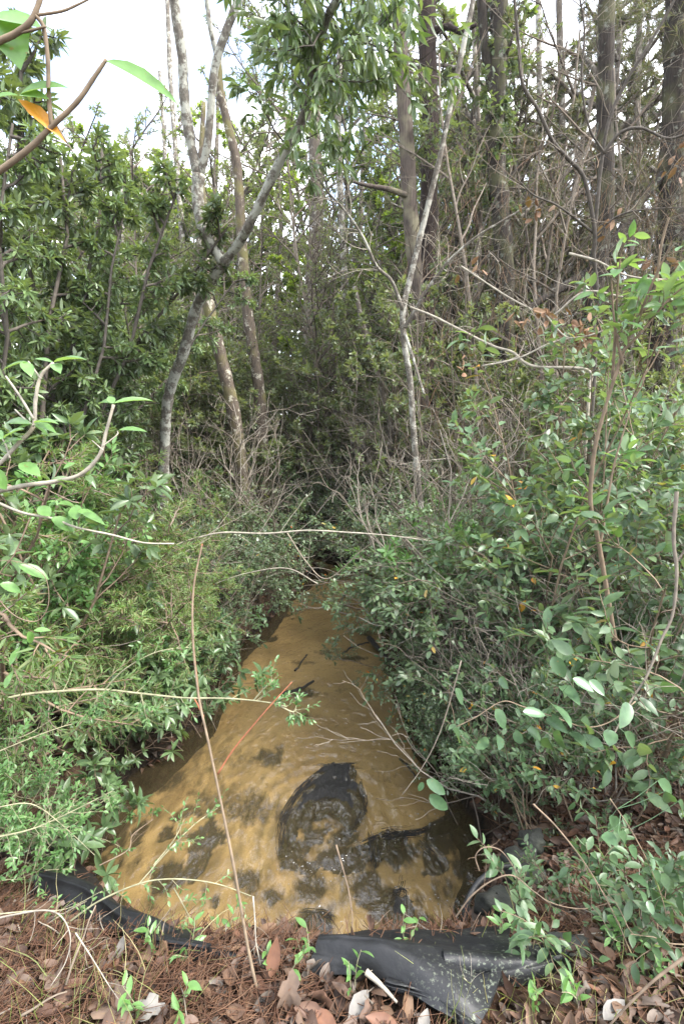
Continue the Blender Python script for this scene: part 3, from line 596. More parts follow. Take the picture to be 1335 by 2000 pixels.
def straw(name, n, region, mtl, Lr=(.10, .22), r=.0011, lift=.05, lie=.16):
    g = Geo()
    x = rng.uniform(region[0], region[1], n * 4); y = rng.uniform(region[2], region[3], n * 4); k = (rng.random(n * 4) < .12 + smooth(-.02, .16, fbm(x * 3.1, y * 3.1 + 7, 3))) & (sdist(x, y) > .0) & (off_liner(x, y) | (rng.random(len(x)) < .4)); x, y = x[k][:n], y[k][:n]; z = H(x, y)
    for i in range(len(x)):
        a = rng.uniform(0, 6.28); L = rng.uniform(*Lr); u = np.array([math.cos(a), math.sin(a), rng.normal(0, lie)])
        s = np.linspace(-.5, .5, 5)[:, None]; b = np.array([-u[1], u[0], 0]) * rng.normal(0, .08)
        g.tube(np.array([x[i], y[i], z[i] + rng.uniform(.008, lift)]) + u * s * L + b * (1 - 4 * s * s) * L + [0, 0, .01], r * rng.uniform(.7, 1.3), 3)
    return tag(obj(name, g.mesh(name, mtl)), kind='stuff')
straw('pine_straw', 6000, (-1.6, 1.6, .8, 2.05), M['needles'])
straw('pine_straw', 2500, (-3.2, 3.2, 2.0, 4.0), M['needles'], r=.0014)
g = Geo()
for _ in range(420):
    px, py = (rng.uniform(-20, 380), rng.uniform(1760, 2080)) if rng.random() < .62 else (rng.uniform(850, 1335), rng.uniform(1800, 2080))
    p = G(px, py, .72); p[2] = float(H(p[0], p[1])); L = rng.uniform(.06, .22)
    q = path(p, rng.normal(0, .45, 3) + [0, 0, .8], L, 5, .12, (0, 0, -.35)); u = unit(np.cross(q[-1] - q[0], rng.normal(0, 1, 3))); w = np.linspace(.0016, .0003, 6)[:, None]
    g.grid(np.stack([q - u * w, q + u * w]))
tag(obj('grass', g.mesh('grass', M['grass'])), kind='stuff')
FL = [('oak', 225, 1975, .13, 'litter', 'large pale brown lobed leaf at the bottom edge of the berm'), ('lance', 700, 1945, .11, 'grey', 'long silvery grey dry leaf lying beside the right liner'), ('oak', 110, 1905, .09, 'litter', 'tan lobed oak leaf on the left of the berm'),
      ('dry', 232, 1848, .06, 'grey', 'small silvery leaf standing in front of the left liner'), ('dry2', 717, 1870, .11, 'orange', 'orange brown curled leaf resting against the right liner'), ('oak', 290, 1975, .08, 'grey', 'pale grey leaf flat among the pine needles'),
      ('dry', 745, 1985, .09, 'orange', 'orange brown leaf at the bottom right of the dry stick'), ('dry3', 825, 1990, .08, 'grey', 'lavender grey curled leaf at the bottom edge under the liner'), ('dry', 975, 1850, .035, 'bright', 'bright orange small leaf lying on the liner bank'),
      ('dry', 530, 1880, .10, 'orange', 'rust coloured curled leaf by the bare upright stem'), ('dry2', 1060, 1740, .07, 'grey', 'grey narrow leaf on the litter beside the lichened stone'), ('dry', 1200, 1960, .10, 'grey', 'grey leaf at the far right of the berm'), ('oak', 560, 1950, .09, 'litter', 'brown oak leaf right of the bare upright stem'), ('dry', 640, 1985, .1, 'orange', 'reddish brown leaf at the bottom centre')]
fm = {'litter': leaf_mat('tan_leaf', [(.15, .105, .078), (.13, .085, .06)], None, .08, .7, .15), 'grey': leaf_mat('grey_leaf', [(.17, .158, .145), (.14, .13, .12)], None, .05, .7, .1), 'orange': leaf_mat('rust_leaf', [(.15, .07, .04), (.13, .06, .035)], None, .12, .6, .15), 'bright': leaf_mat('bright_leaf', [(.6, .22, .03), (.55, .25, .04)], None, .2, .5, .1)}
for tm, px, py, L, mk, lab in FL:
    p = G(px, py, .76); p[2] = float(H(p[0], p[1])) + .05; t = thing('fallen_leaf', lab, 'leaf', p); g = Geo(); up = 'upright' in lab or 'standing' in lab or 'leaning' in lab
    d = np.array([.2, .35, 1.0]) if up else np.array([rng.normal(), rng.normal(), .15]); nr = np.array([.1, -1, .4]) if up else np.array([0, -.35, 1.]) + rng.normal(0, .15, 3)
    g.leaves(tm, p[None] - unit(d) * L * (.2 if up else .5), d[None], nr[None], L, L * (.9 if tm == 'oak' else .42)); part(t, 'blade', g, fm[mk])
g = Geo()
for _ in range(260):
    x, y = rng.uniform(-1.7, 1.9), rng.uniform(.8, 2.3)
    if sdist(np.array([x]), np.array([y]))[0] < .02: continue
    L = rng.uniform(.03, .22); q = path((x, y, float(H(x, y)) + rng.uniform(.02, .06)), (rng.normal(), rng.normal(), rng.normal(0, .25)), L, 5, .12); g.tube(q, np.linspace(.0026, .0012, 6) * rng.uniform(.5, 1.6), 5, True)
tag(obj('litter_sticks', g.mesh('litter_sticks', M['bare_twig'])), kind='stuff')

# ------------------------------------------------------------------ the trees that stand out
def tree_thing(label, parts, bark, name='tree', cat='tree', extra=None):
    """parts: (part name, px polyline, Y0, Y1, width0, width1 in photo pixels)"""
    first = parts[0]; b = P(*first[1][0], first[2]); base = np.array([b[0], b[1], float(H(b[0], b[1])) - .05])
    t = thing(name, label, cat, base); res = []
    for i, (nm, px, Y0, Y1, w0, w1) in enumerate(parts):
        g, pts, rad = limb(px, Y0, Y1, w0, w1, 7, 12 if i == 0 else 8, .05)
        if i == 0 and pts[0][2] > base[2] + .02:      # carry the trunk down into the soil
            g = Geo(); pts = np.vstack([base, (base + pts[0]) / 2 + [0, 0, 0], pts]); rad = np.concatenate([[rad[0] * 1.3, rad[0] * 1.1], rad]); g.tube(pts, rad, 12)
        part(t, nm, g, bark); res.append(pts)
    return t, res
def twigs_from(pts, n, Ls, r, lv=1, nb=(4,), t0=.2, t1=1, split=60, lift=.1, fo=None, **c):
    S, Fo = Geo(), Foliage(); spec = dict(nb=list(nb), split=48, ratio=.5, lift=lift, wob=.16, rmin=.0012); spec.update(c)
    for _ in range(n):
        q, d = at(pts, rng.uniform(t0, t1)); A = R(split + rng.normal(0, 12)); dd = d * math.cos(A) + side(d) * math.sin(A)
        grow(S, Fo, q, dd, rng.uniform(*Ls), r * rng.uniform(.7, 1.2), lv, spec)
    return S, Fo

reseed('trees'); A, rA = tree_thing('leaning pale lichened tree that forks into two limbs above the left bank', [
    ('trunk', [(318, 985), (322, 860), (330, 770), (358, 690), (384, 600), (412, 548), (442, 508)], 6.4, 5.4, 21, 18),
    ('limb', [(436, 514), (470, 470), (492, 428), (545, 318), (598, 215), (612, 130), (636, 45), (670, -20)], 5.4, 4.1, 18, 15),
    ('limb', [(434, 512), (414, 480), (394, 440), (386, 380), (388, 340)], 5.4, 5.3, 17, 23),
    ('limb', [(388, 345), (372, 275), (360, 190), (356, 110), (345, 40), (338, -30)], 5.3, 5.0, 19, 17),
    ('limb', [(389, 345), (404, 290), (412, 210), (420, 130), (442, 60), (470, -10)], 5.3, 5.0, 15, 14),
    ('limb', [(424, 110), (412, 60), (405, 10), (402, -30)], 5.15, 5.0, 9, 8)], M['lichen_bark'])
S, Fo = twigs_from(rA[1], 26, (.35, .95), .008, 2, (4, 3), .35, 1, 65, .0, m=4, leaf=.125, droop=.75, ang=50, flat=.8)
S2, Fo2 = twigs_from(np.array([P(490, -60, 4.4), P(620, -90, 4.2), P(760, -60, 4.2)]), 14, (.4, .9), .007, 2, (4, 3), 0, 1, 80, -.6, m=4, leaf=.125, droop=.8, ang=50, flat=.8)
for q in ('p', 'd', 'n', 'l'): getattr(Fo, q).extend(getattr(Fo2, q))
for i in range(len(S2.V)): S.add(S2.V[i], S2.L[i] - (sum(len(v) for v in S2.V[:i])), S2.T[i])
part(A, 'twig', S, M['dark_twig'])['kind'] = 'stuff'
g = Geo(); Fo.geo(g, 'lance', .27); part(A, 'crown', g, M['bay'])

tree_thing('mossy brown trunk curving up close behind the leaning lichened tree', [('trunk', [(478, 985), (468, 890), (455, 800), (432, 700), (410, 610), (400, 530), (396, 470), (398, 400)], 8.2, 8.0, 27, 20), ('limb', [(398, 410), (392, 330), (398, 200)], 8, 8, 14, 8)], M['brown_bark'])
tree_thing('slim brown trunk with a kink, third trunk from the leaning lichened tree', [('trunk', [(512, 860), (506, 760), (495, 690), (482, 600), (474, 500), (470, 430), (462, 320), (444, 240), (430, 175), (425, 100)], 9.5, 9.0, 24, 13)], M['brown_bark'])
tree_thing('pale mottled trunk rising straight behind the hanging dark leaves', [('trunk', [(600, 760), (602, 640), (610, 500), (620, 430), (615, 300), (612, 150), (604, -20)], 13, 12.5, 20, 24)], M['far_bark'])
E, rE = tree_thing('grey cedar with stringy bark, left of the twin dark trunks', [('trunk', [(822, 800), (818, 700), (812, 560), (802, 430), (792, 250), (782, 100), (774, -40)], 8.6, 8.3, 31, 25), ('branch', [(802, 385), (760, 370), (716, 362), (690, 355)], 8.4, 8.0, 12, 5)], M['fibre_bark'], 'cedar_tree')
S, Fo = twigs_from(rE[0], 9, (.5, 1.2), .008, 2, (5, 3), .45, 1, 70, .0); part(E, 'twig', S, M['twig'])['kind'] = 'stuff'
Ft, rF = tree_thing('dark reddish cedar trunk standing straight beside the grey stringy cedar', [('trunk', [(830, 840), (831, 700), (834, 500), (838, 300), (834, 100), (832, -40)], 9.3, 9.0, 33, 32), ('branch', [(850, 60), (875, 52), (900, 62), (930, 48)], 9, 8.6, 13, 6)], M['red_bark'], 'cedar_tree')
S, Fo = twigs_from(rF[0], 20, (.4, 1.0), .007, 2, (5, 3), .4, 1, 75, .1, m=5, leaf=.09, ang=55); part(Ft, 'twig', S, M['dark_twig'])['kind'] = 'stuff'
g = Geo(); Fo.geo(g, 'mid', .42); part(Ft, 'crown', g, M['bay'])
Gt, rG = tree_thing('slender pale lichened sapling leaning right in front of the cedars', [
    ('trunk', [(820, 985), (812, 900), (806, 830), (800, 740), (790, 680), (786, 610), (800, 545), (818, 470), (838, 390), (860, 300), (880, 200), (900, 110), (925, -10)], 5.2, 4.8, 13, 9),
    ('branch', [(789, 640), (806, 612), (830, 570), (856, 535), (880, 505), (930, 462), (1000, 420), (1060, 385)], 5.0, 4.6, 8, 3),
    ('branch', [(786, 605), (765, 550), (735, 520), (712, 470), (680, 420), (640, 375), (615, 340)], 5.0, 4.7, 7, 3),
    ('branch', [(790, 650), (806, 700), (820, 745), (828, 770)], 5.0, 4.8, 7, 4)], M['pale_bark'], 'sapling')
S, Fo = Geo(), Foliage()
for k in (1, 2):
    s, _ = twigs_from(rG[k], 12, (.2, .6), .004, 1, (4,), .2, 1, 50); S.V += [v for v in s.V]; 
    S.L += [l + S.n for l in s.L]; S.T += s.T; S.n += s.n
part(Gt, 'twig', S, M['pale_twig'])['kind'] = 'stuff'
Ht, rH = tree_thing('dark ivy-clad trunk with a bulge, right of the leaning pale sapling', [('trunk', [(985, 760), (984, 640), (985, 540), (978, 420), (968, 320), (966, 220), (972, 120), (974, -30)], 9.6, 9.2, 36, 30), ('limb', [(964, 190), (950, 110), (942, 40), (938, -30)], 9.3, 9.2, 20, 16)], M['dark_bark'])
S, Fo = twigs_from(rH[0], 60, (.15, .6), .006, 1, (4,), .45, 1, 75, .0, m=7, leaf=.10, ang=60, droop=.2); part(Ht, 'twig', S, M['dark_twig'])['kind'] = 'stuff'
g = Geo(); Fo.geo(g, 'mid', .5); part(Ht, 'ivy', g, M['bay'])
It, rI = tree_thing('dark grey trunk rising behind the bare dark sapling on the right', [('trunk', [(1155, 800), (1156, 700), (1158, 600), (1172, 480), (1182, 400), (1180, 250), (1182, 120), (1184, -30)], 7.4, 7.0, 33, 27), ('branch', [(1170, 520), (1110, 555), (1050, 590), (1010, 622)], 7.4, 7.0, 20, 10), ('limb', [(1180, 500), (1215, 445), (1250, 395), (1290, 345), (1335, 300)], 7.4, 7.6, 19, 14)], M['dark_bark'])
S, Fo = twigs_from(rI[0], 30, (.4, 1.1), .006, 2, (6, 4), .2, 1, 75, -.1); part(It, 'twig', S, M['twig'])['kind'] = 'stuff'
Jt, rJ = tree_thing('thick fibrous trunk cut by the right edge of the view', [('trunk', [(1284, 860), (1290, 660), (1302, 520), (1310, 420), (1316, 250), (1322, 100), (1328, -30)], 7.8, 7.4, 46, 44)], M['dark_bark'], 'cedar_tree')
S, Fo = twigs_from(rJ[0], 26, (.4, 1.2), .007, 2, (6, 4), .25, 1, 75, -.1, m=8, leaf=.12, ang=38, droop=.2, flat=.9); part(Jt, 'twig', S, M['twig'])['kind'] = 'stuff'
g = Geo(); Fo.geo(g, 'needle', .05); part(Jt, 'crown', g, M['pine'])
tree_thing('thin dark leaning trunk between the reddish cedar and the ivy-clad trunk', [('trunk', [(878, 700), (890, 520), (902, 400), (918, 280), (930, 150), (935, 0)], 11, 10.6, 13, 11)], M['dark_bark'])
for px, w, y0, lab in [([(352, 640), (356, 480), (346, 330), (334, 170), (326, -20)], 11, 17, 'tallest thin pale trunk against the sky left of the leaning tree'), ([(335, 620), (332, 470), (322, 300), (312, 140)], 8, 19, 'faint thin trunk left of the tallest pale trunk, topped with dead leaves'),
                       ([(240, 640), (243, 560), (240, 470), (236, 330)], 10, 16, 'pale trunk showing in the gap beside the dark bay leaves'), ([(540, 800), (536, 640), (548, 480), (544, 330)], 9, 17, 'dim thin trunk between the kinked brown trunk and the mottled one'),
                       ([(668, 820), (676, 640), (668, 450), (660, 250), (664, 60)], 14, 14, 'thin dark trunk right of the mottled pale trunk'), ([(706, 800), (698, 600), (704, 420), (712, 250)], 11, 18, 'faint trunk between the mottled trunk and the grey cedar'),
                       ([(762, 830), (740, 740), (712, 650), (692, 560)], 12, 9, 'slanting thin trunk leaning left before the grey cedar'), ([(905, 780), (912, 600), (906, 470), (915, 330)], 10, 14, 'pale trunk just right of the reddish cedar'),
                       ([(1040, 760), (1050, 560), (1046, 400), (1052, 200), (1050, -20)], 12, 12.5, 'pale slim trunk right of the ivy-clad trunk'), ([(1100, 700), (1092, 480), (1098, 300), (1092, 60), (1090, -20)], 13, 13, 'dim thin trunk left of the dark grey trunk'),
                       ([(1232, 760), (1238, 560), (1240, 330), (1246, 100), (1250, -20)], 13, 11.5, 'shaded trunk between the dark grey trunk and the right edge trunk')]:
    tree_thing(lab, [('trunk', px, y0, y0, w, w * .75)], M['pale_bark' if 'pale' in lab else 'far_bark'])

# bare dark sapling, right foreground
t, rL = tree_thing('bare dark-stemmed sapling with dead leaf clusters on the right', [
    ('trunk', [(1160, 720), (1157, 640), (1163, 560), (1158, 500), (1160, 450), (1140, 350), (1108, 310), (1078, 275), (1050, 215), (1020, 165), (1012, 90), (1002, -20)], 4.3, 3.7, 9, 5),
    ('branch', [(1160, 455), (1172, 330), (1188, 235), (1222, 160), (1252, 110), (1300, 30), (1330, -30)], 4.1, 3.8, 7, 4),
    ('branch', [(1158, 455), (1120, 425), (1085, 400), (1040, 380), (1010, 350)], 4.1, 3.8, 5, 2),
    ('branch', [(1162, 460), (1200, 425), (1250, 410), (1335, 405)], 4.1, 3.9, 4, 2), ('branch', [(1180, 300), (1150, 250), (1135, 160), (1140, 60), (1128, -20)], 4.0, 3.8, 4, 3),
    ('branch', [(1176, 300), (1210, 260), (1250, 250), (1300, 270), (1340, 262)], 4.0, 3.8, 6, 4)], M['dark_twig'], 'sapling')
S = Geo()
for k in range(6):
    s, _ = twigs_from(rL[k], 14, (.2, .7), .0035, 1, (4,), .1, 1, 50, .0); S.V += s.V; S.L += [l + S.n for l in s.L]; S.T += s.T; S.n += s.n
part(t, 'twig', S, M['twig'])['kind'] = 'stuff'
# the pale bare branches that carry the dead leaves
t, rB = tree_thing('pale bare shrub whose long arching branches hold curled dead leaves', [
    ('stem', [(1150, 760), (1145, 722), (1040, 715), (1000, 688), (960, 675), (890, 640), (840, 615), (800, 600)], 4.2, 4.6, 6, 4), ('branch', [(940, 715), (1010, 700), (1080, 668), (1150, 655), (1190, 640)], 4.2, 4.0, 4, 3),
    ('branch', [(1215, 580), (1140, 570), (1080, 615), (1050, 610), (1000, 585), (960, 560), (900, 520)], 4.1, 4.5, 4, 3), ('branch', [(1060, 610), (1100, 655), (1130, 660)], 4.1, 4.0, 4, 2), ('branch', [(1110, 495), (1165, 510), (1230, 540), (1335, 548)], 4.1, 4.0, 5, 3)], M['pale_twig'], 'bare_shrub', 'shrub')
S = Geo()
for k in (0, 1, 2, 4):
    s, _ = twigs_from(rB[k], 10, (.2, .6), .003, 1, (3,), .1, 1, 50, .0); S.V += s.V; S.L += [l + S.n for l in s.L]; S.T += s.T; S.n += s.n
part(t, 'twig', S, M['pale_twig'])['kind'] = 'stuff'
for px, py, n, lab in [(1040, 412, 9, 'topmost curled brown dead leaf cluster'), (1064, 618, 12, 'dead leaf cluster at the fork of the pale branches'), (1018, 632, 8, 'leftmost small cluster of dead leaves on the pale branch'), (1108, 632, 10, 'dead leaf cluster beside the largest one'),
                       (1140, 650, 22, 'largest bunch of curled brown dead leaves on the dark grey trunk'), (1198, 438, 7, 'dead leaf pair hanging right of the dark grey trunk'), (1296, 512, 8, 'dead leaf bunch near the right edge trunk'), (912, 712, 5, 'single pale brown dead leaf bunch above the broadleaf shrubs'), (905, 536, 4, 'small dead leaf bunch between reddish cedar and ivy-clad trunk'), (1320, 320, 9, 'dead leaf bunch at the right edge, high up')]:
    c = P(px, py, 4.1); th = thing('dead_leaf_cluster', lab, 'leaves', c, 'dead leaf clusters caught on bare branches'); g = Geo(); q = c + rng.normal(0, .05, (n, 3)) * [1.2, .6, .9]
    g.leaves('dry', q, rng.normal(0, 1, (n, 3)) - [0, 0, .8], rng.normal(0, 1, (n, 3)), rng.uniform(.06, .11, n), rng.uniform(.03, .05, n)); part(th, 'leaves', g, M['brown'])

# ------------------------------------------------------------------ foreground plants placed by hand
def spray(label, stems, mtl, w, leaf=None, name='shrub', cat='shrub', tmpl='near', lm=None, twig=0, ground=None, ratio=.42, tl=(.08, .25)):
    """stems: (px polyline, Y0, Y1); leaf: dict for Foliage.twig"""
    b = P(*stems[0][0][0], stems[0][1]); t = thing(name, label, cat, b); S, Fo = Geo(), Foliage()
    for i, (px, Y0, Y1) in enumerate(stems):
        k = 1 if i == 0 else .65; g_, pts, rad = limb(px, Y0, Y1, w * k, w * k * .4, 6, 7, .06); S.tube(pts, rad, 7)
        if leaf and not twig: Fo.twig(pts, **leaf)
        for _ in range(int(twig * (1 if i == 0 else .6))):
            q, d = at(pts, rng.uniform(.12, 1)); A = R(rng.uniform(35, 65)); tw = path(q, d * math.cos(A) + side(d) * math.sin(A) + [0, 0, .15], rng.uniform(*tl), 5, .14)
            S.tube(tw, np.linspace(rad[-1] * .8, rad[-1] * .35, 6), 4)
            if leaf: Fo.twig(tw, **leaf)
    part(t, 'stem', S, mtl)
    if Fo.p: g = Geo(); Fo.geo(g, tmpl, ratio); part(t, 'foliage', g, lm)
    return t
def blade(root, b, tip, Y, w, m, tmpl='near', Yt=None, nrm=None, name='leaf', stem=None):   # one leaf from base pixel to tip pixel
    p = P(*b, Y); q = P(*tip, Y if Yt is None else Yt); L = np.linalg.norm(q - p); g = Geo()
    g.leaves(tmpl, p[None], (q - p)[None], np.array([nrm if nrm is not None else (rng.normal(0, .25), -.9, .6)], float), L, w / F * Y)
    if stem is not None:
        j = stem[np.argmin(np.linalg.norm(stem - p, axis=1))]
        if .004 < np.linalg.norm(j - p) < .25: g.tube(spline([j, (j + p) / 2 + [0, 0, -.006], p], 4), .0011, 4)
    return part(root, name, g, m)

reseed('foreground')
# overhanging branch, top left
b = thing('overhanging_branch', 'grey branch with a few yellowing green leaves at the top left corner', 'branch', P(0, 335, .95))
for px, Y0, Y1, w0, w1 in [([(-40, 350), (0, 333), (60, 288), (100, 248), (150, 200), (185, 150), (208, 116)], .95, .95, 12, 6), ([(101, 247), (96, 190), (94, 120), (86, 55), (70, 30)], .95, .93, 8, 7), ([(-30, 95), (0, 80), (30, 66), (60, 42), (78, 0), (84, -40)], .93, .93, 12, 8), ([(32, 66), (60, 60), (90, 52)], .93, .93, 4, 4), ([(70, 30), (120, 22), (150, 10), (190, -10)], .93, .95, 5, 3)]:
    g_, _, _ = limb(px, Y0, Y1, w0, w1, 6, 8, .04); part(b, 'branch', g_, M['tan_twig'])
for bs_, tp, w in [((205, 119), (345, 176), 30), ((82, 54), (-30, 14), 42), ((8, 20), (34, 118), 62), ((40, 184), (122, 152), 26), ((38, 186), (88, 180), 24), ((36, 186), (-20, 184), 14)]:
    blade(b, bs_, tp, .95, w, M['magnolia'], 'near', .93)
blade(b, (36, 194), (122, 256), .95, 26, M['yellow'], 'lance', .94)
# magnolia-leaved branches at the left edge
b = thing('leaning_branch', 'pale twigs with large glossy leaf rosettes reaching in at the left edge', 'branch', P(0, 905, 1.5))
for px, w0, w1 in [([(-40, 965), (0, 958), (50, 948), (110, 940), (160, 925), (195, 888), (208, 842), (222, 790)], 11, 6), ([(-40, 930), (0, 905), (40, 862), (66, 832), (70, 780), (80, 735), (105, 708)], 9, 6), ([(66, 818), (40, 775), (12, 735)], 5, 4), ([(80, 740), (56, 706)], 4, 3), ([(66, 832), (45, 815), (30, 800)], 4, 3), ([(20, 895), (12, 870), (4, 855)], 4, 3), ([(-40, 965), (40, 1000), (100, 1012), (150, 1030), (220, 1045), (280, 1060), (340, 1062)], 6, 3), ([(202, 880), (180, 860)], 3, 2), ([(200, 872), (228, 850), (230, 842)], 3, 2)]:
    g_, _, _ = limb(px, 1.5, 1.55, w0, w1, 6, 7, .05); part(b, 'twig', g_, M['pale_twig'])
for bs_, tp, w in [((105, 708), (164, 688), 14), ((104, 708), (68, 696), 14), ((106, 710), (116, 722), 18), ((54, 706), (0, 716), 11), ((222, 788), (298, 772), 14), ((222, 788), (188, 780), 14), ((222, 788), (212, 772), 14), ((232, 840), (286, 836), 14),
                   ((68, 826), (108, 838), 16), ((66, 826), (110, 816), 14), ((64, 828), (20, 840), 18), ((66, 830), (100, 850), 20), ((60, 828), (0, 818), 20), ((8, 856), (40, 830), 18), ((6, 858), (-20, 836), 20), ((4, 868), (40, 852), 16), ((38, 905), (78, 924), 26), ((14, 955), (-20, 910), 36),
                   ((100, 1012), (148, 1034), 30), ((150, 1015), (146, 982), 24), ((152, 1000), (200, 1008), 26), ((150, 990), (118, 978), 22), ((98, 1008), (74, 985), 22), ((160, 1002), (204, 1018), 14), ((124, 915), (145, 902), 12), ((46, 706), (62, 730), 20), ((110, 938), (160, 942), 14)]:
    blade(b, bs_, tp, 1.5, w * 1.15, M['magnolia'], 'near', 1.5 + rng.uniform(-.06, .06), (rng.normal(0, .3), -.55, 1))
t = spray('wiry bare vine looping down at the left edge with a few narrow leaves', [([(60, 1010), (30, 1080), (0, 1120), (-10, 1150), (10, 1185), (40, 1208), (75, 1212), (95, 1180), (90, 1130), (60, 1105), (20, 1095), (-20, 1098)], 1.5, 1.5)], M['stem'], 3, name='vine', cat='vine')
for bs_, tp, w in [((36, 1104), (98, 1126), 22), ((0, 1140), (44, 1154), 20), ((20, 1100), (0, 1126), 20), ((66, 1232), (100, 1228), 12), ((54, 1234), (66, 1258), 15), ((20, 1300), (36, 1262), 14), ((10, 1345), (22, 1312), 14)]: blade(t, bs_, tp, 1.5, w * 1.2, M['magnolia'], 'near', 1.52, (rng.normal(0, .3), -.6, 1))
t = spray('long arching privet twig with tiny leaves reaching over the water from the left', [([(-40, 1380), (40, 1358), (120, 1350), (200, 1347), (280, 1355), (360, 1363), (440, 1364), (510, 1370), (560, 1380)], 1.75, 1.9), ([(205, 1347), (240, 1310), (290, 1280), (330, 1268), (380, 1264)], 1.78, 1.8), ([(495, 1368), (515, 1345), (535, 1328)], 1.88, 1.9), ([(275, 1355), (282, 1385), (285, 1400)], 1.8, 1.8), ([(190, 1350), (190, 1375)], 1.8, 1.8), ([(545, 1378), (570, 1390), (580, 1385)], 1.9, 1.9)],
          M['green_twig'], 6, dict(m=9, L=.024, ang=50, mode='alt'), 'privet_branch', 'branch', 'near', M['privet'], 16, tl=(.04, .10))
spray('drooping privet twig with thorny shoots over the left liner', [([(130, 1805), (190, 1762), (260, 1730), (310, 1718), (370, 1718), (430, 1728), (490, 1750)], 1.45, 1.6), ([(270, 1728), (330, 1660), (380, 1610), (425, 1578)], 1.5, 1.7), ([(300, 1690), (340, 1640), (360, 1600)], 1.5, 1.6), ([(340, 1735), (370, 1790), (395, 1840)], 1.55, 1.5), ([(0, 1785), (70, 1778), (130, 1775), (200, 1740)], 1.4, 1.5)],
      M['green_twig'], 4.5, dict(m=6, L=.020, ang=50), 'privet_branch', 'branch', 'near', M['privet'], 12, tl=(.04, .12))
spray('privet twigs dipping toward the water at the left edge', [([(-30, 1640), (60, 1620), (130, 1590), (220, 1545)], 1.6, 1.75), ([(-30, 1480), (40, 1450), (120, 1420), (200, 1400)], 1.65, 1.8), ([(-20, 1580), (60, 1570), (120, 1610), (185, 1670)], 1.6, 1.7), ([(-30, 1440), (40, 1440), (110, 1400)], 1.7, 1.8)],
      M['green_twig'], 4.5, dict(m=7, L=.024, ang=50), 'privet_branch', 'branch', 'near', M['privet'], 18, tl=(.05, .14))
t = spray('upright reddish bare stem with one side shoot in front of the creek', [([(524, 2040), (508, 1960), (484, 1850), (458, 1700), (430, 1560), (405, 1440), (388, 1360), (377, 1250), (378, 1150), (395, 1062)], 1.18, 1.6)], M['tan_twig'], 8, twig=7, tl=(.008, .03), name='upright_shoot', cat='stem')
g_, _, _ = limb([(425, 1512), (455, 1465), (500, 1410), (535, 1370), (570, 1332)], 1.42, 1.5, 4.5, 2.5, 6, 6); part(t, 'shoot', g_, M['red_twig'])
g_, _, _ = limb([(388, 1362), (377, 1250), (378, 1150), (395, 1062)], 1.5, 1.6, 5.6, 3.5, 6, 7); part(t, 'tip', g_, M['red_twig'])
g_, _, _ = limb([(398, 1400), (388, 1380), (380, 1365)], 1.48, 1.5, 4, 3, 6, 6); part(t, 'shoot', g_, M['red_twig'])
spray('bare grey branch arching horizontally across the head of the pool', [([(330, 1085), (352, 1062), (395, 1048), (440, 1040), (520, 1042), (600, 1036), (680, 1040), (760, 1046), (850, 1058), (920, 1068), (990, 1085), (1030, 1100)], 4.0, 3.7), ([(850, 1058), (915, 1072), (952, 1090), (945, 1110), (905, 1150), (850, 1195), (800, 1215), (740, 1222), (700, 1205)], 3.75, 3.8), ([(560, 1040), (600, 1100), (640, 1130), (700, 1080), (740, 1050)], 4.0, 3.9), ([(620, 1140), (560, 1110), (480, 1120), (420, 1140)], 4.0, 4.0), ([(790, 1050), (840, 1100), (890, 1110)], 3.8, 3.8)],
      M['pale_twig'], 4.5, None, 'bare_branch', 'branch', twig=16, tl=(.15, .5))
# reddish leafy shrub, right foreground
t = spray('tall tan-stemmed shrub with bright leaf tips on the right', [([(1200, 1250), (1168, 1060), (1152, 980), (1160, 880), (1180, 800), (1205, 720), (1235, 640), (1275, 570), (1290, 480), (1305, 425)], 2.3, 2.15), ([(1212, 690), (1250, 650), (1300, 590), (1345, 550)], 2.2, 2.1), ([(1195, 740), (1200, 660), (1205, 560), (1212, 490)], 2.25, 2.2), ([(1215, 710), (1200, 640), (1192, 540)], 2.2, 2.2), ([(1240, 640), (1270, 560), (1312, 470)], 2.2, 2.1), ([(1170, 1070), (1185, 980), (1200, 900), (1230, 800)], 2.3, 2.3)],
          M['tan_twig'], 10, dict(m=5, L=.085, ang=55, mode='dist'), 'broadleaf_shrub', 'shrub', 'near', M['magnolia'], 7, tl=(.08, .2))
spray('smooth grey curved stem swinging down through the right shrubs', [([(1320, 960), (1314, 1050), (1320, 1120), (1312, 1200), (1290, 1250), (1262, 1320), (1235, 1362), (1215, 1400), (1195, 1440)], 1.9, 1.7), ([(1318, 1100), (1345, 1060), (1370, 1000)], 1.9, 1.9)], M['twig'], 8, twig=12, tl=(.02, .12), name='upright_shoot', cat='stem')
sm = thing('smilax_vine', 'hanging vine with large oval glossy leaves low on the right', 'vine', P(1080, 1360, 1.5))
g_, st, _ = limb([(1240, 1370), (1190, 1410), (1140, 1420), (1080, 1400), (1020, 1380), (980, 1370), (930, 1400), (890, 1420)], 1.52, 1.5, 3, 2, 6, 5); part(sm, 'stem', g_, M['tan_twig'])
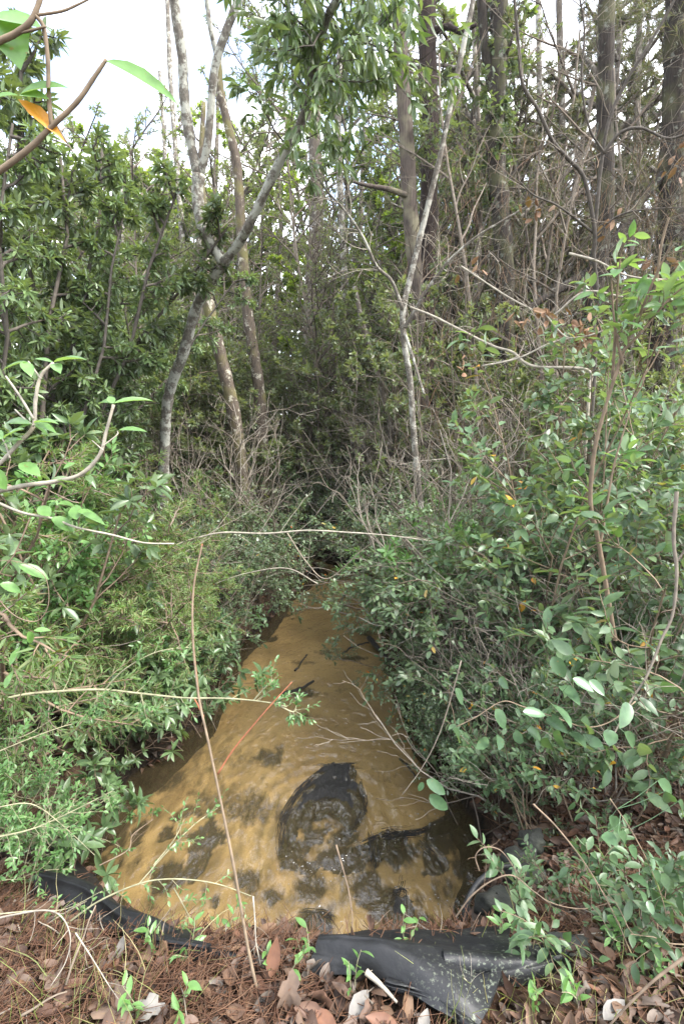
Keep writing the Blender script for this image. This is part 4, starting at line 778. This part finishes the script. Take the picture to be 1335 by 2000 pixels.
for x0, y0, x1, y1, w in [(820, 565, 870, 650, 55), (900, 650, 985, 700, 45), (965, 655, 1025, 715, 40), (855, 680, 925, 740, 50), (705, 780, 797, 790, 42), (815, 750, 900, 830, 60), (802, 800, 870, 855, 45), (845, 850, 865, 945, 55), (720, 850, 785, 890, 50), (800, 880, 805, 940, 55), (890, 860, 950, 910, 45), (965, 895, 1015, 910, 45), (1045, 850, 1045, 915, 60),
                          (1100, 860, 1150, 925, 50), (1115, 745, 1090, 845, 58), (597, 770, 640, 850, 50), (520, 925, 580, 880, 40), (612, 875, 615, 925, 40), (665, 865, 710, 900, 45), (615, 645, 645, 690, 35), (440, 690, 475, 755, 42), (430, 850, 470, 900, 40), (930, 815, 985, 860, 55)]:
    f = lambda x, y: (668 + x / 2, 1000 + y / 2); blade(sm, f(x0, y0), f(x1, y1), 1.5 + rng.uniform(-.06, .06), w * .52, M['smilax'], 'oval', 1.5 + rng.uniform(-.1, .1), (rng.normal(0, .4), -.8, .75 + rng.normal(0, .3)), 'leaf', st)
sm = thing('smilax_vine', 'vine strand of large pale-spotted leaves hanging at the lower right edge', 'vine', P(1260, 1640, 1.35))
g_, st, _ = limb([(1190, 1560), (1230, 1620), (1262, 1680), (1290, 1750), (1300, 1790)], 1.37, 1.33, 3, 2, 6, 5); part(sm, 'stem', g_, M['tan_twig'])
for x0, y0, x1, y1, w in [(1040, 190, 1095, 255, 50), (1020, 255, 1070, 300, 50), (1075, 255, 1120, 305, 52), (1120, 420, 1190, 455, 42), (1115, 310, 1160, 350, 46), (1200, 400, 1250, 480, 50), (1205, 470, 1260, 555, 52), (1190, 320, 1220, 400, 40), (1150, 470, 1185, 515, 36), (1230, 50, 1300, 110, 55), (1260, 90, 1290, 150, 50), (1310, 130, 1340, 190, 50), (1230, 360, 1270, 385, 30), (1190, 520, 1215, 575, 30)]:
    f = lambda x, y: (668 + x / 2, 1500 + y / 2); blade(sm, f(x0, y0), f(x1, y1), 1.35 + rng.uniform(-.05, .05), w * .55, M['smilax'], 'oval', 1.35 + rng.uniform(-.09, .09), (rng.normal(0, .4), -.8, .75 + rng.normal(0, .3)), 'leaf', st)
sm = thing('smilax_vine', 'two glossy leaves dangling on a pale twig over the right side of the water', 'vine', P(830, 1530, 1.6))
g_, _, _ = limb([(900, 1290), (872, 1390), (850, 1450), (820, 1505), (785, 1552)], 1.7, 1.6, 3, 1.5, 6, 5); part(sm, 'stem', g_, M['twig'])
for b_, e_, w in [((832, 1524), (872, 1552), 24), ((838, 1552), (876, 1584), 26), ((826, 1528), (816, 1546), 12)]: blade(sm, b_, e_, 1.6, w, M['smilax'], 'oval')
# thorny bramble and pale curled sticks
for lab, px, Y0, Y1, w in [('thorny bare bramble stem arching over the lichened stones', [(890, 1790), (920, 1750), (960, 1720), (1000, 1710), (1040, 1740), (1080, 1765), (1140, 1775), (1200, 1760)], 1.5, 1.5, 4), ('second bramble stem looping above the stones', [(935, 1700), (928, 1672), (945, 1655), (975, 1660), (1000, 1690), (1012, 1720)], 1.5, 1.5, 3),
                           ('thin bare stem slanting through the lower right leaves', [(1040, 1570), (1090, 1620), (1150, 1700), (1200, 1790), (1230, 1860)], 1.4, 1.3, 4), ('pale curled stick arching over the litter at the left edge', [(-30, 1800), (30, 1786), (90, 1778), (122, 1792), (138, 1832), (128, 1880), (100, 1925)], 1.3, 1.15, 4.5),
                           ('straight pale twig lying across the litter before the left liner', [(148, 1822), (178, 1868), (210, 1920), (232, 1952)], 1.25, 1.15, 3.5), ('pale upright dead twig beside the bare reddish stem', [(494, 1750), (498, 1800), (500, 1840), (510, 1890)], 1.4, 1.3, 4),
                           ('short rough dry stick with peeling bark beside the right liner', [(715, 1898), (745, 1925), (775, 1958)], 1.28, 1.22, 15), ('thin straight upright twig in front of the black clump', [(656, 1650), (678, 1730), (688, 1790), (684, 1830)], 1.7, 1.5, 4),
                           ('bluish bare stem slanting at the bottom right corner', [(1335, 1870), (1270, 1920), (1200, 1990), (1180, 2020)], 1.1, 1.1, 8), ('dry forked twig standing on the right liner', [(942, 2000), (925, 1960), (918, 1925), (905, 1910)], 1.25, 1.25, 4), ('pale flat stick on the right bank litter', [(1090, 1838), (1120, 1828), (1175, 1822)], 1.45, 1.45, 7),
                           ('thin hooked twig hanging below the whorled leaves on the left', [(195, 1690), (250, 1660), (260, 1630), (300, 1600)], 1.7, 1.8, 3)]:
    spray(lab, [(px, Y0, Y1)], M['red_twig'] if 'reddish' in lab and 0 else (M['pale_twig'] if 'pale' in lab or 'dry' in lab else M['stem']), w, None, 'twig', 'twig', twig=8 if w < 5 else 0, tl=(.03, .09))
# small green seedlings on the berm
for i, (px, py, lab) in enumerate([(690, 1935, 'seedling with three oval leaves rising before the right liner'), (440, 1735, 'pale green pair of leaves beside the bare reddish stem'), (550, 1900, 'small seedling among needles right of the bare reddish stem'), (350, 1975, 'green seedling at the bottom edge left of the bare stem'), (975, 1800, 'pinkish green seedling in front of the lichened stones'), (790, 1830, 'young yellow green seedling at the rim of the right liner'), (1040, 1960, 'dark leaved seedling below the liner flap'),
                                   (1130, 1960, 'narrow leaved yellow green seedling on the lower right litter'), (1230, 1820, 'leafy green seedling clump on the right bank'), (300, 1830, 'rounded leaf sprig at the edge of the left liner'), (380, 1850, 'sprig behind the litter at the end of the left liner'), (270, 1985, 'lance leaved sprout in the bottom left litter'), (1280, 1900, 'larger leaved seedling at the lower right edge'), (600, 1870, 'tiny sprout in needles near the centre of the berm')]):
    p = G(px, py, .72); p[2] = float(H(p[0], p[1])); t = thing('seedling', lab, 'seedling', p); S, Fo = Geo(), Foliage()
    for k in range(5 if 'clump' in lab else 2):
        q = path(p, rng.normal(0, .25, 3) * [1, 1, 0] + [0, 0, 1], rng.uniform(.09, .17), 5, .12); S.tube(q, np.linspace(.0022, .001, 6), 5); Fo.twig(q, 5, .045, 'dist', 60, t0=.35)
    part(t, 'stem', S, M['green_twig']); g = Geo(); Fo.geo(g, 'near', .38); part(t, 'foliage', g, M['magnolia'])

# ------------------------------------------------------------------ plants standing in drifts
reseed('bay places')
for px, py, Y, lk in [(-120, -120, 4.0, 'tall dark bay tree'), (-50, -80, 4.6, 'tall dark bay tree'), (10, -40, 5.2, 'tall dark bay tree'), (-90, 60, 3.9, 'tall dark bay tree'), (-20, 90, 4.5, 'tall dark bay tree'), (45, 120, 5.6, 'tall dark bay tree'), (90, 190, 6.4, 'dark bay tree'), (-60, 250, 4.2, 'dark bay tree'), (25, 260, 5.0, 'dark bay tree'), (115, 290, 7.2, 'dark bay tree'), (70, 370, 6.0, 'lower bay tree'), (-30, 420, 4.4, 'lower bay tree'), (150, 380, 8.6, 'lower bay tree'), (20, 500, 5.2, 'lower bay tree'), (110, 480, 7.4, 'lower bay tree'), (180, 470, 10.0, 'lower bay tree'), (60, 580, 6.0, 'lower bay tree'), (160, 600, 9.0, 'lower bay tree')]:
    x, y, h = top_at(px, py, Y); stand('bay', x, y, h, None, .02, 'bay trees massed on the left bank', lk, 'tree')
scatter('laurel', 6, (-60, 170), (560, 720), (2.8, 3.8), 'laurel shrubs under the bay trees', 'laurel shrub with whorled leaves', hmin=.9, clear=.3, sep=.3)
scatter('cedar', 15, (-40, 290), (720, 1000), (2.7, 4.4), 'feathery cedar saplings on the left bank', 'feathery yellow-green cedar sapling', hmin=.5, hmax=2.2, clear=.25, sep=.2)
scatter('cedar', 9, (150, 420), (990, 1180), (2.8, 4.6), 'feathery cedar saplings on the left bank', 'short feathery cedar sapling', hmin=.4, hmax=1.6, clear=.15, sep=.2)
scatter('rosette', 30, (140, 440), (1170, 1540), (2.3, 4.2), 'whorled seedlings on the left bank', 'knee-high shrub of whorled pointed leaves', hmin=.2, hmax=.6, clear=.03, sep=.14)
scatter('privet', 6, (-80, 100), (1300, 1600), (1.75, 2.3), 'privet shrubs at the left edge', 'pale privet shrub with tiny leaves', hmin=.2, hmax=.6, clear=.15, sep=.12)
scatter('laurel', 4, (380, 560), (830, 960), (7.0, 9.5), 'laurel shrubs behind the pool', 'dark laurel shrub', hmin=.7, hmax=2.0, clear=.2, sep=.4)
scatter('small', 16, (600, 740), (900, 1060), (8.2, 10.5), 'small-leaved shrubs closing the head of the pool', 'small-leaved shrub closing the pool', hmin=.5, hmax=1.5, clear=.06, sep=.25)
scatter('small', 28, (330, 640), (940, 1140), (4.2, 8.5), 'small-leaved shrubs leaning over the pool', 'small-leaved grey-green shrub', hmin=.4, hmax=1.4, clear=.05, sep=.26)
scatter('small', 24, (720, 1040), (840, 1200), (3.6, 8.5), 'small-leaved shrubs along the right bank', 'small-leaved blue-green shrub', hmin=.5, hmax=1.5, clear=.08, sep=.28)
scatter('broad', 17, (1010, 1440), (720, 1180), (2.6, 4.8), 'broadleaf shrubs on the right bank', 'broadleaf shrub with oval leaves', hmin=.6, hmax=2.2, clear=.3, sep=.28)
scatter('broad', 9, (1000, 1440), (1380, 1600), (2.2, 2.8), 'low broadleaf shrubs on the near right bank', 'low broadleaf shrub with scattered yellow leaves', hmin=.3, hmax=.8, clear=.22, sep=.2)
scatter('small', 16, (790, 980), (1230, 1520), (2.6, 4.6), 'small-leaved shrubs along the right bank', 'low dark small-leaved shrub', hmin=.25, hmax=.75, clear=.02, sep=.16)
scatter('bare', 40, (250, 1330), (560, 1060), (4.0, 11), 'bare twiggy shrubs in the understory', 'leafless twiggy shrub', hmin=.8, hmax=2.8, clear=.15, sep=.35)
scatter('bare', 14, (860, 1335), (1000, 1500), (2.3, 4), 'bare twiggy shrubs in the understory', 'low leafless twiggy shrub', hmin=.4, hmax=1.6, clear=.15, sep=.25)
scatter('under', 17, (180, 700), (580, 880), (9.5, 16), 'understory shrubs left of the cedars', 'tall thin-leaved understory shrub', hmin=1.2, hmax=4.5, clear=.2, sep=.5)
scatter('under', 38, (650, 1400), (500, 860), (9.8, 16), 'understory shrubs right of the mottled trunk', 'tall dull-leaved understory shrub', hmin=1.2, hmax=5, clear=.2, sep=.5)
scatter('sapling', 22, (180, 1380), (60, 640), (7, 18), 'bare saplings through the wood', 'thin bare sapling', 'tree', 2, 9, .2, .07, .5)
scatter('sapling', 6, (850, 1400), (-200, 200), (6, 12), 'bare saplings through the wood', 'tall bare twiggy sapling', 'tree', 2, 9, .2, .07, .5)
scatter('slender', 22, (150, 700), (260, 520), (16, 30), 'slender leafy trees beyond the left bank', 'slender green tree', 'tree', 5, 16, .5, .03, 1.0)
scatter('lime', 10, (220, 600), (230, 480), (19, 32), 'sunlit lime-green trees far back', 'sunlit lime-green tree', 'tree', 5, 16, .5, .03, 1.2)
scatter('slender', 20, (640, 1100), (120, 480), (13, 28), 'slender leafy trees beyond the cedars', 'slender green tree', 'tree', 5, 16, .5, .03, 1.0)
scatter('pine', 19, (860, 1420), (-250, 250), (10.5, 18), 'thin young pines on the right', 'wispy young pine', 'tree', 4, 13, .5, .03, .9)
scatter('under', 22, (840, 1420), (280, 520), (10.5, 15), 'understory shrubs right of the mottled trunk', 'very tall dull-leaved understory shrub', hmin=2.5, hmax=6, clear=.2, sep=.5)
scatter('under', 9, (190, 440), (480, 700), (8.5, 12), 'understory shrubs left of the cedars', 'fresh green understory shrub', hmin=1.5, hmax=4, clear=.2, sep=.4)
scatter('airy', 6, (1120, 1440), (440, 680), (2.9, 4.8), 'tall airy shrubs on the right bank', 'tall airy broadleaf shrub', hmin=1.4, hmax=3.4, clear=.3, sep=.35)
scatter('winter', 8, (600, 1420), (-350, 120), (11, 18), 'fine-twigged trees behind the cedars', 'tall fine-twigged grey tree', 'tree', 3, 14, .4, .04, .8)
scatter('winter', 7, (640, 1420), (160, 480), (9.5, 15), 'fine-twigged trees behind the cedars', 'lower fine-twigged grey tree', 'tree', 3, 14, .4, .05, .8)
scatter('winter', 7, (140, 640), (60, 420), (13, 24), 'fine-twigged trees beyond the leaning tree', 'fine-twigged pale tree', 'tree', 3, 16, .4, .04, .8)
scatter('bare', 4, (430, 800), (680, 930), (5.5, 9.5), 'bare twiggy shrubs in the understory', 'pale leafless tangled shrub', hmin=.8, hmax=2.6, clear=.1, sep=.3)
scatter('under', 12, (170, 400), (420, 620), (9, 15), 'understory shrubs left of the cedars', 'bright green understory shrub', hmin=1.5, hmax=5, clear=.2, sep=.4)
scatter('sprig', 10, (1080, 1440), (1580, 1850), (1.4, 2.0), 'leafy sprigs on the near right bank', 'knee-high leafy sprig', hmin=.1, hmax=.5, clear=.08, sep=.12)
scatter('fresh', 12, (-40, 280), (800, 1180), (2.7, 4.4), 'fresh green shrubs among the cedars', 'fresh green small-leaved shrub', hmin=.5, hmax=1.7, clear=.15, sep=.25, spr=.2)
scatter('fresh', 8, (200, 470), (820, 1080), (6.7, 9), 'fresh green shrubs among the cedars', 'fresh green shrub set back', hmin=.5, hmax=1.7, clear=.15, sep=.25)
scatter('lime', 10, (240, 760), (340, 560), (13, 22), 'sunlit lime-green trees far back', 'low sunlit lime-green tree', 'tree', 3, 16, .5, .03, 1.2)
scatter('sprig', 22, (360, 570), (1150, 1330), (3.4, 7.0), 'leafy sprigs along the left waterline', 'small leafy sprig at the left waterline', hmin=.15, hmax=.6, clear=-.03, sep=.12)
scatter('sprig', 12, (760, 900), (1250, 1480), (2.8, 4.6), 'leafy sprigs along the right waterline', 'small leafy sprig at the right waterline', hmin=.15, hmax=.6, clear=-.03, sep=.12)
scatter('fresh', 8, (760, 1020), (900, 1200), (3.6, 7), 'fresh green shrubs on the right bank', 'loose fresh green shrub', hmin=.5, hmax=1.5, clear=.1, sep=.3)
scatter('small', 9, (540, 780), (860, 980), (9.6, 12.5), 'small-leaved shrubs closing the head of the pool', 'set back small-leaved shrub', hmin=.5, hmax=1.7, clear=.06, sep=.3)
scatter('fresh', 8, (480, 800), (800, 960), (9.8, 13), 'fresh green shrubs beyond the pool', 'fresh green shrub beyond the pool', hmin=.5, hmax=1.8, clear=.1, sep=.4)
scatter('lime', 11, (120, 360), (170, 400), (17, 28), 'sunlit lime-green trees far back', 'pale lime-green tree', 'tree', 4, 16, .5, .03, 1.2)
scatter('winter', 7, (110, 360), (-40, 220), (12, 20), 'fine-twigged trees beyond the leaning tree', 'fine-twigged thin tree', 'tree', 3, 16, .4, .04, .8)
scatter('under', 9, (860, 1400), (470, 700), (6.5, 9.5), 'understory shrubs right of the mottled trunk', 'loose understory shrub', hmin=1.2, hmax=4, clear=.3, sep=.6)
scatter('winter', 7, (430, 800), (330, 560), (9.5, 15), 'fine-twigged trees behind the cedars', 'short fine-twigged tree', 'tree', 2.5, 14, .4, .05, .7)

reseed('masses')
# ------------------------------------------------------------------ masses nobody could count
def mass(name, n, fn, tmpl, Lr, ratio, mtl, flat=.7):
    p = fn(n); n = len(p); g = Geo(); d = rng.normal(0, 1, (n, 3)); d[:, 2] *= .5; L = rng.uniform(*Lr, n)
    g.leaves(tmpl, p, d, np.array([0, 0, 1.]) + rng.normal(0, flat, (n, 3)), L, L * ratio); tag(obj(name, g.mesh(name, mtl)), kind='stuff')
def fan(n, Y0, Y1, x=.95):
    Y = Y0 * (Y1 / Y0) ** rng.random(n); X = rng.uniform(-x, x, n) * Y; return X, Y
def low(n):
    X, Y = fan(n, 6.5, 26); hmax = 1.6 * (.35 + 1.1 * np.clip(fbm(X * .9, Y * .9, 3) + .5, 0, 1)); z = H(X, Y) + hmax * rng.random(n) ** 1.3; k = sdist(X, Y) > .15; return np.stack([X, Y, z], -1)[k]
mass('undergrowth', 42000, low, 'far', (.05, .11), .45, M['understory'])
def wood(n):
    X, Y = fan(n, 26, 55); top = 6 + 9 * np.clip(fbm(X * .22, Y * .22, 3) + .55, 0, 1.1); z = H(X, Y) + top * rng.random(n) ** 1.25; return np.stack([X, Y, z], -1)
mass('far_woods', 52000, wood, 'far', (.22, .42), .55, M['canopy'])
g = Geo()
X, Y = fan(1300, 6.5, 30); k = sdist(X, Y) > .2
for x, y in zip(X[k], Y[k]):
    h = rng.uniform(.8, 4.5) * (1 if y > 9 else .6); r = rng.uniform(.002, .007) * (1 + y * .04)
    g.tube(path((x, y, float(H(x, y))), (rng.normal(0, .3), rng.normal(0, .3), 1), h, 6, .13), np.linspace(r, r * .4, 7), 3)
tag(obj('brush', g.mesh('brush', M['bare_twig'])), kind='stuff')
g = Geo()
for _ in range(160):              # trunks in the far wood
    Y = rng.uniform(22, 50); x = rng.uniform(-.9, .9) * Y; r = rng.uniform(.06, .2); g.tube(path((x, Y, float(H(x, Y)) - .1), (rng.normal(0, .05), 0, 1), rng.uniform(8, 17), 6, .03), np.linspace(r, r * .45, 7), 6)
tag(obj('far_trunks', g.mesh('far_trunks', M['far_bark'])), kind='stuff')
g = Geo()                         # dead needles and dry vine hanging through the right-hand understory
for _ in range(3800):
    px = rng.uniform(700, 1400); Y = rng.uniform(4.5, 11); py = rng.uniform(250, 1000) + (0 if px > 850 else 250); p = P(px, py, Y)
    if p[2] < float(H(p[0], p[1])) + .15 or sdist(np.array([p[0]]), np.array([p[1]]))[0] < .2: continue
    L = rng.uniform(.10, .40); q = path(p, (rng.normal(0, .5), rng.normal(0, .5), -1), min(L, p[2] - float(H(p[0], p[1]))), 4, .10, (0, 0, -.3)); g.tube(q, rng.uniform(.0013, .0028), 3)
tag(obj('hanging_straw', g.mesh('hanging_straw', M['drape'])), kind='stuff')
g = Geo()                         # fine tangle of dead twigs low in the wood
for _ in range(1600):
    px = rng.uniform(150, 1400); Y = 3.0 * (10 / 3.0) ** rng.random(); x, y = (px - 667) / F * Y, Y
    if sdist(np.array([x]), np.array([y]))[0] < .08: continue
    z = float(H(x, y)) + rng.uniform(.02, 1.1); g.tube(path((x, y, z), rng.normal(0, 1, 3) * [1, .6, .55], rng.uniform(.25, .9), 6, .16), np.linspace(.0034, .0014, 7) * rng.uniform(.6, 1.3), 3)
tag(obj('dead_twigs', g.mesh('dead_twigs', M['bare_twig'])), kind='stuff')

# ------------------------------------------------------------------ labels of the scattered plants: say which one by the landmark it stands at
LM = [(-9999, 60, 'at the left edge'), (60, 180, 'below the overhanging branch'), (180, 300, 'left of the leaning lichened tree'), (300, 400, 'at the leaning lichened tree'), (400, 490, 'at the mossy brown trunk'), (490, 580, 'at the kinked brown trunk'), (580, 690, 'at the mottled pale trunk'),
      (690, 790, 'left of the grey cedar'), (790, 870, 'at the two cedars'), (870, 955, 'right of the reddish cedar'), (955, 1030, 'at the ivy-clad trunk'), (1030, 1130, 'left of the dark grey trunk'), (1130, 1215, 'at the dark grey trunk'), (1215, 1290, 'left of the right edge trunk'), (1290, 99999, 'at the right edge trunk')]
ORD = ['nearest', 'second nearest', 'third nearest', 'fourth nearest', 'fifth nearest', 'sixth nearest', 'seventh nearest', 'eighth nearest', 'ninth nearest', 'tenth nearest', 'eleventh nearest', 'twelfth nearest', 'thirteenth nearest', 'fourteenth nearest', 'fifteenth nearest', 'sixteenth nearest', 'seventeenth nearest', 'eighteenth nearest', 'nineteenth nearest', 'twentieth nearest'] + ['far'] * 90
from collections import defaultdict
slots = defaultdict(list)
for o, look in SC:
    px, _ = proj(np.array(o.location)); w = next(w for a, b, w in LM if a <= px < b); slots[(look, w)].append(o)
for (look, w), os_ in slots.items():
    os_.sort(key=lambda o: o.location.y)
    for i, o in enumerate(os_): o['label'] = f'{look} {w}' if len(os_) == 1 else (f'{ORD[i]} {look} {w}' if i < len(os_) - 1 or i == 0 else f'farthest {look} {w}')

# ------------------------------------------------------------------ thin scattering volume, added to lift the dark distance
g = Geo(); lo, hi = (-305, -45, -4), (305, 405, 22); v = [(x, y, z) for z in (lo[2], hi[2]) for y in (lo[1], hi[1]) for x in (lo[0], hi[0])]
g.add(v, np.array([0, 2, 3, 1, 4, 5, 7, 6, 0, 1, 5, 4, 2, 6, 7, 3, 0, 4, 6, 2, 1, 3, 7, 5]), np.full(6, 4))
m, nt, out = mat('added_haze'); pv = nd(nt, 'ShaderNodeVolumePrincipled', {'Color': (.93, .95, 1, 1), 'Density': .0006, 'Anisotropy': .2}); nt.links.new(pv.outputs[0], out.inputs[1])
tag(obj('added_haze', g.mesh('added_haze', m, True)), kind='stuff')

# ------------------------------------------------------------------ light
w = bpy.data.worlds.new('World'); sc.world = w; w.use_nodes = True; nt = w.node_tree; nt.nodes.clear()
SUN_EL, SUN_AZ = R(52), R(112)    # azimuth clockwise from +Y: from the right, a little behind
out = nt.nodes.new('ShaderNodeOutputWorld')
sky = nd(nt, 'ShaderNodeTexSky', sky_type='NISHITA', sun_disc=False, sun_elevation=SUN_EL, sun_rotation=SUN_AZ, air_density=1.0, dust_density=1.5)
tc = nd(nt, 'ShaderNodeTexCoord'); mp = nd(nt, 'ShaderNodeMapping', {'Vector': tc.outputs['Generated'], 'Scale': (1, 1, 2.2)})
no = nd(nt, 'ShaderNodeTexNoise', {'Vector': mp.outputs[0], 'Scale': 3.1, 'Detail': 8, 'Roughness': .6})
f = ramp(nt, no.outputs[0], [(.40, (.10, .10, .10)), (.60, (1, 1, 1))])
col = mix(nt, f, sky.outputs[0], (9.0, 9.1, 9.4))
bg = nd(nt, 'ShaderNodeBackground', {'Color': col, 'Strength': .12}); nt.links.new(bg.outputs[0], out.inputs[0])
sl = bpy.data.lights.new('sun', 'SUN'); sl.energy = 2.2; sl.angle = R(22); sl.color = (1, .96, .9)
so = bpy.data.objects.new('sun', sl); C.objects.link(so); so.rotation_euler = (R(90) - SUN_EL, 0, -SUN_AZ + math.pi)
so.location = (0, -5, 20)
vs = sc.view_settings; vs.view_transform = 'Standard'; vs.look = 'None'; vs.exposure = 2.3; vs.gamma = 1
sc.render.engine = 'CYCLES'; cy = sc.cycles
cy.max_bounces = 9; cy.volume_bounces = 1; cy.diffuse_bounces = 6; cy.glossy_bounces = 3; cy.transmission_bounces = 4; cy.transparent_max_bounces = 8; cy.caustics_reflective = False; cy.caustics_refractive = False
try: cy.use_denoising = True; cy.denoiser = 'OPENIMAGEDENOISE'
except Exception: pass
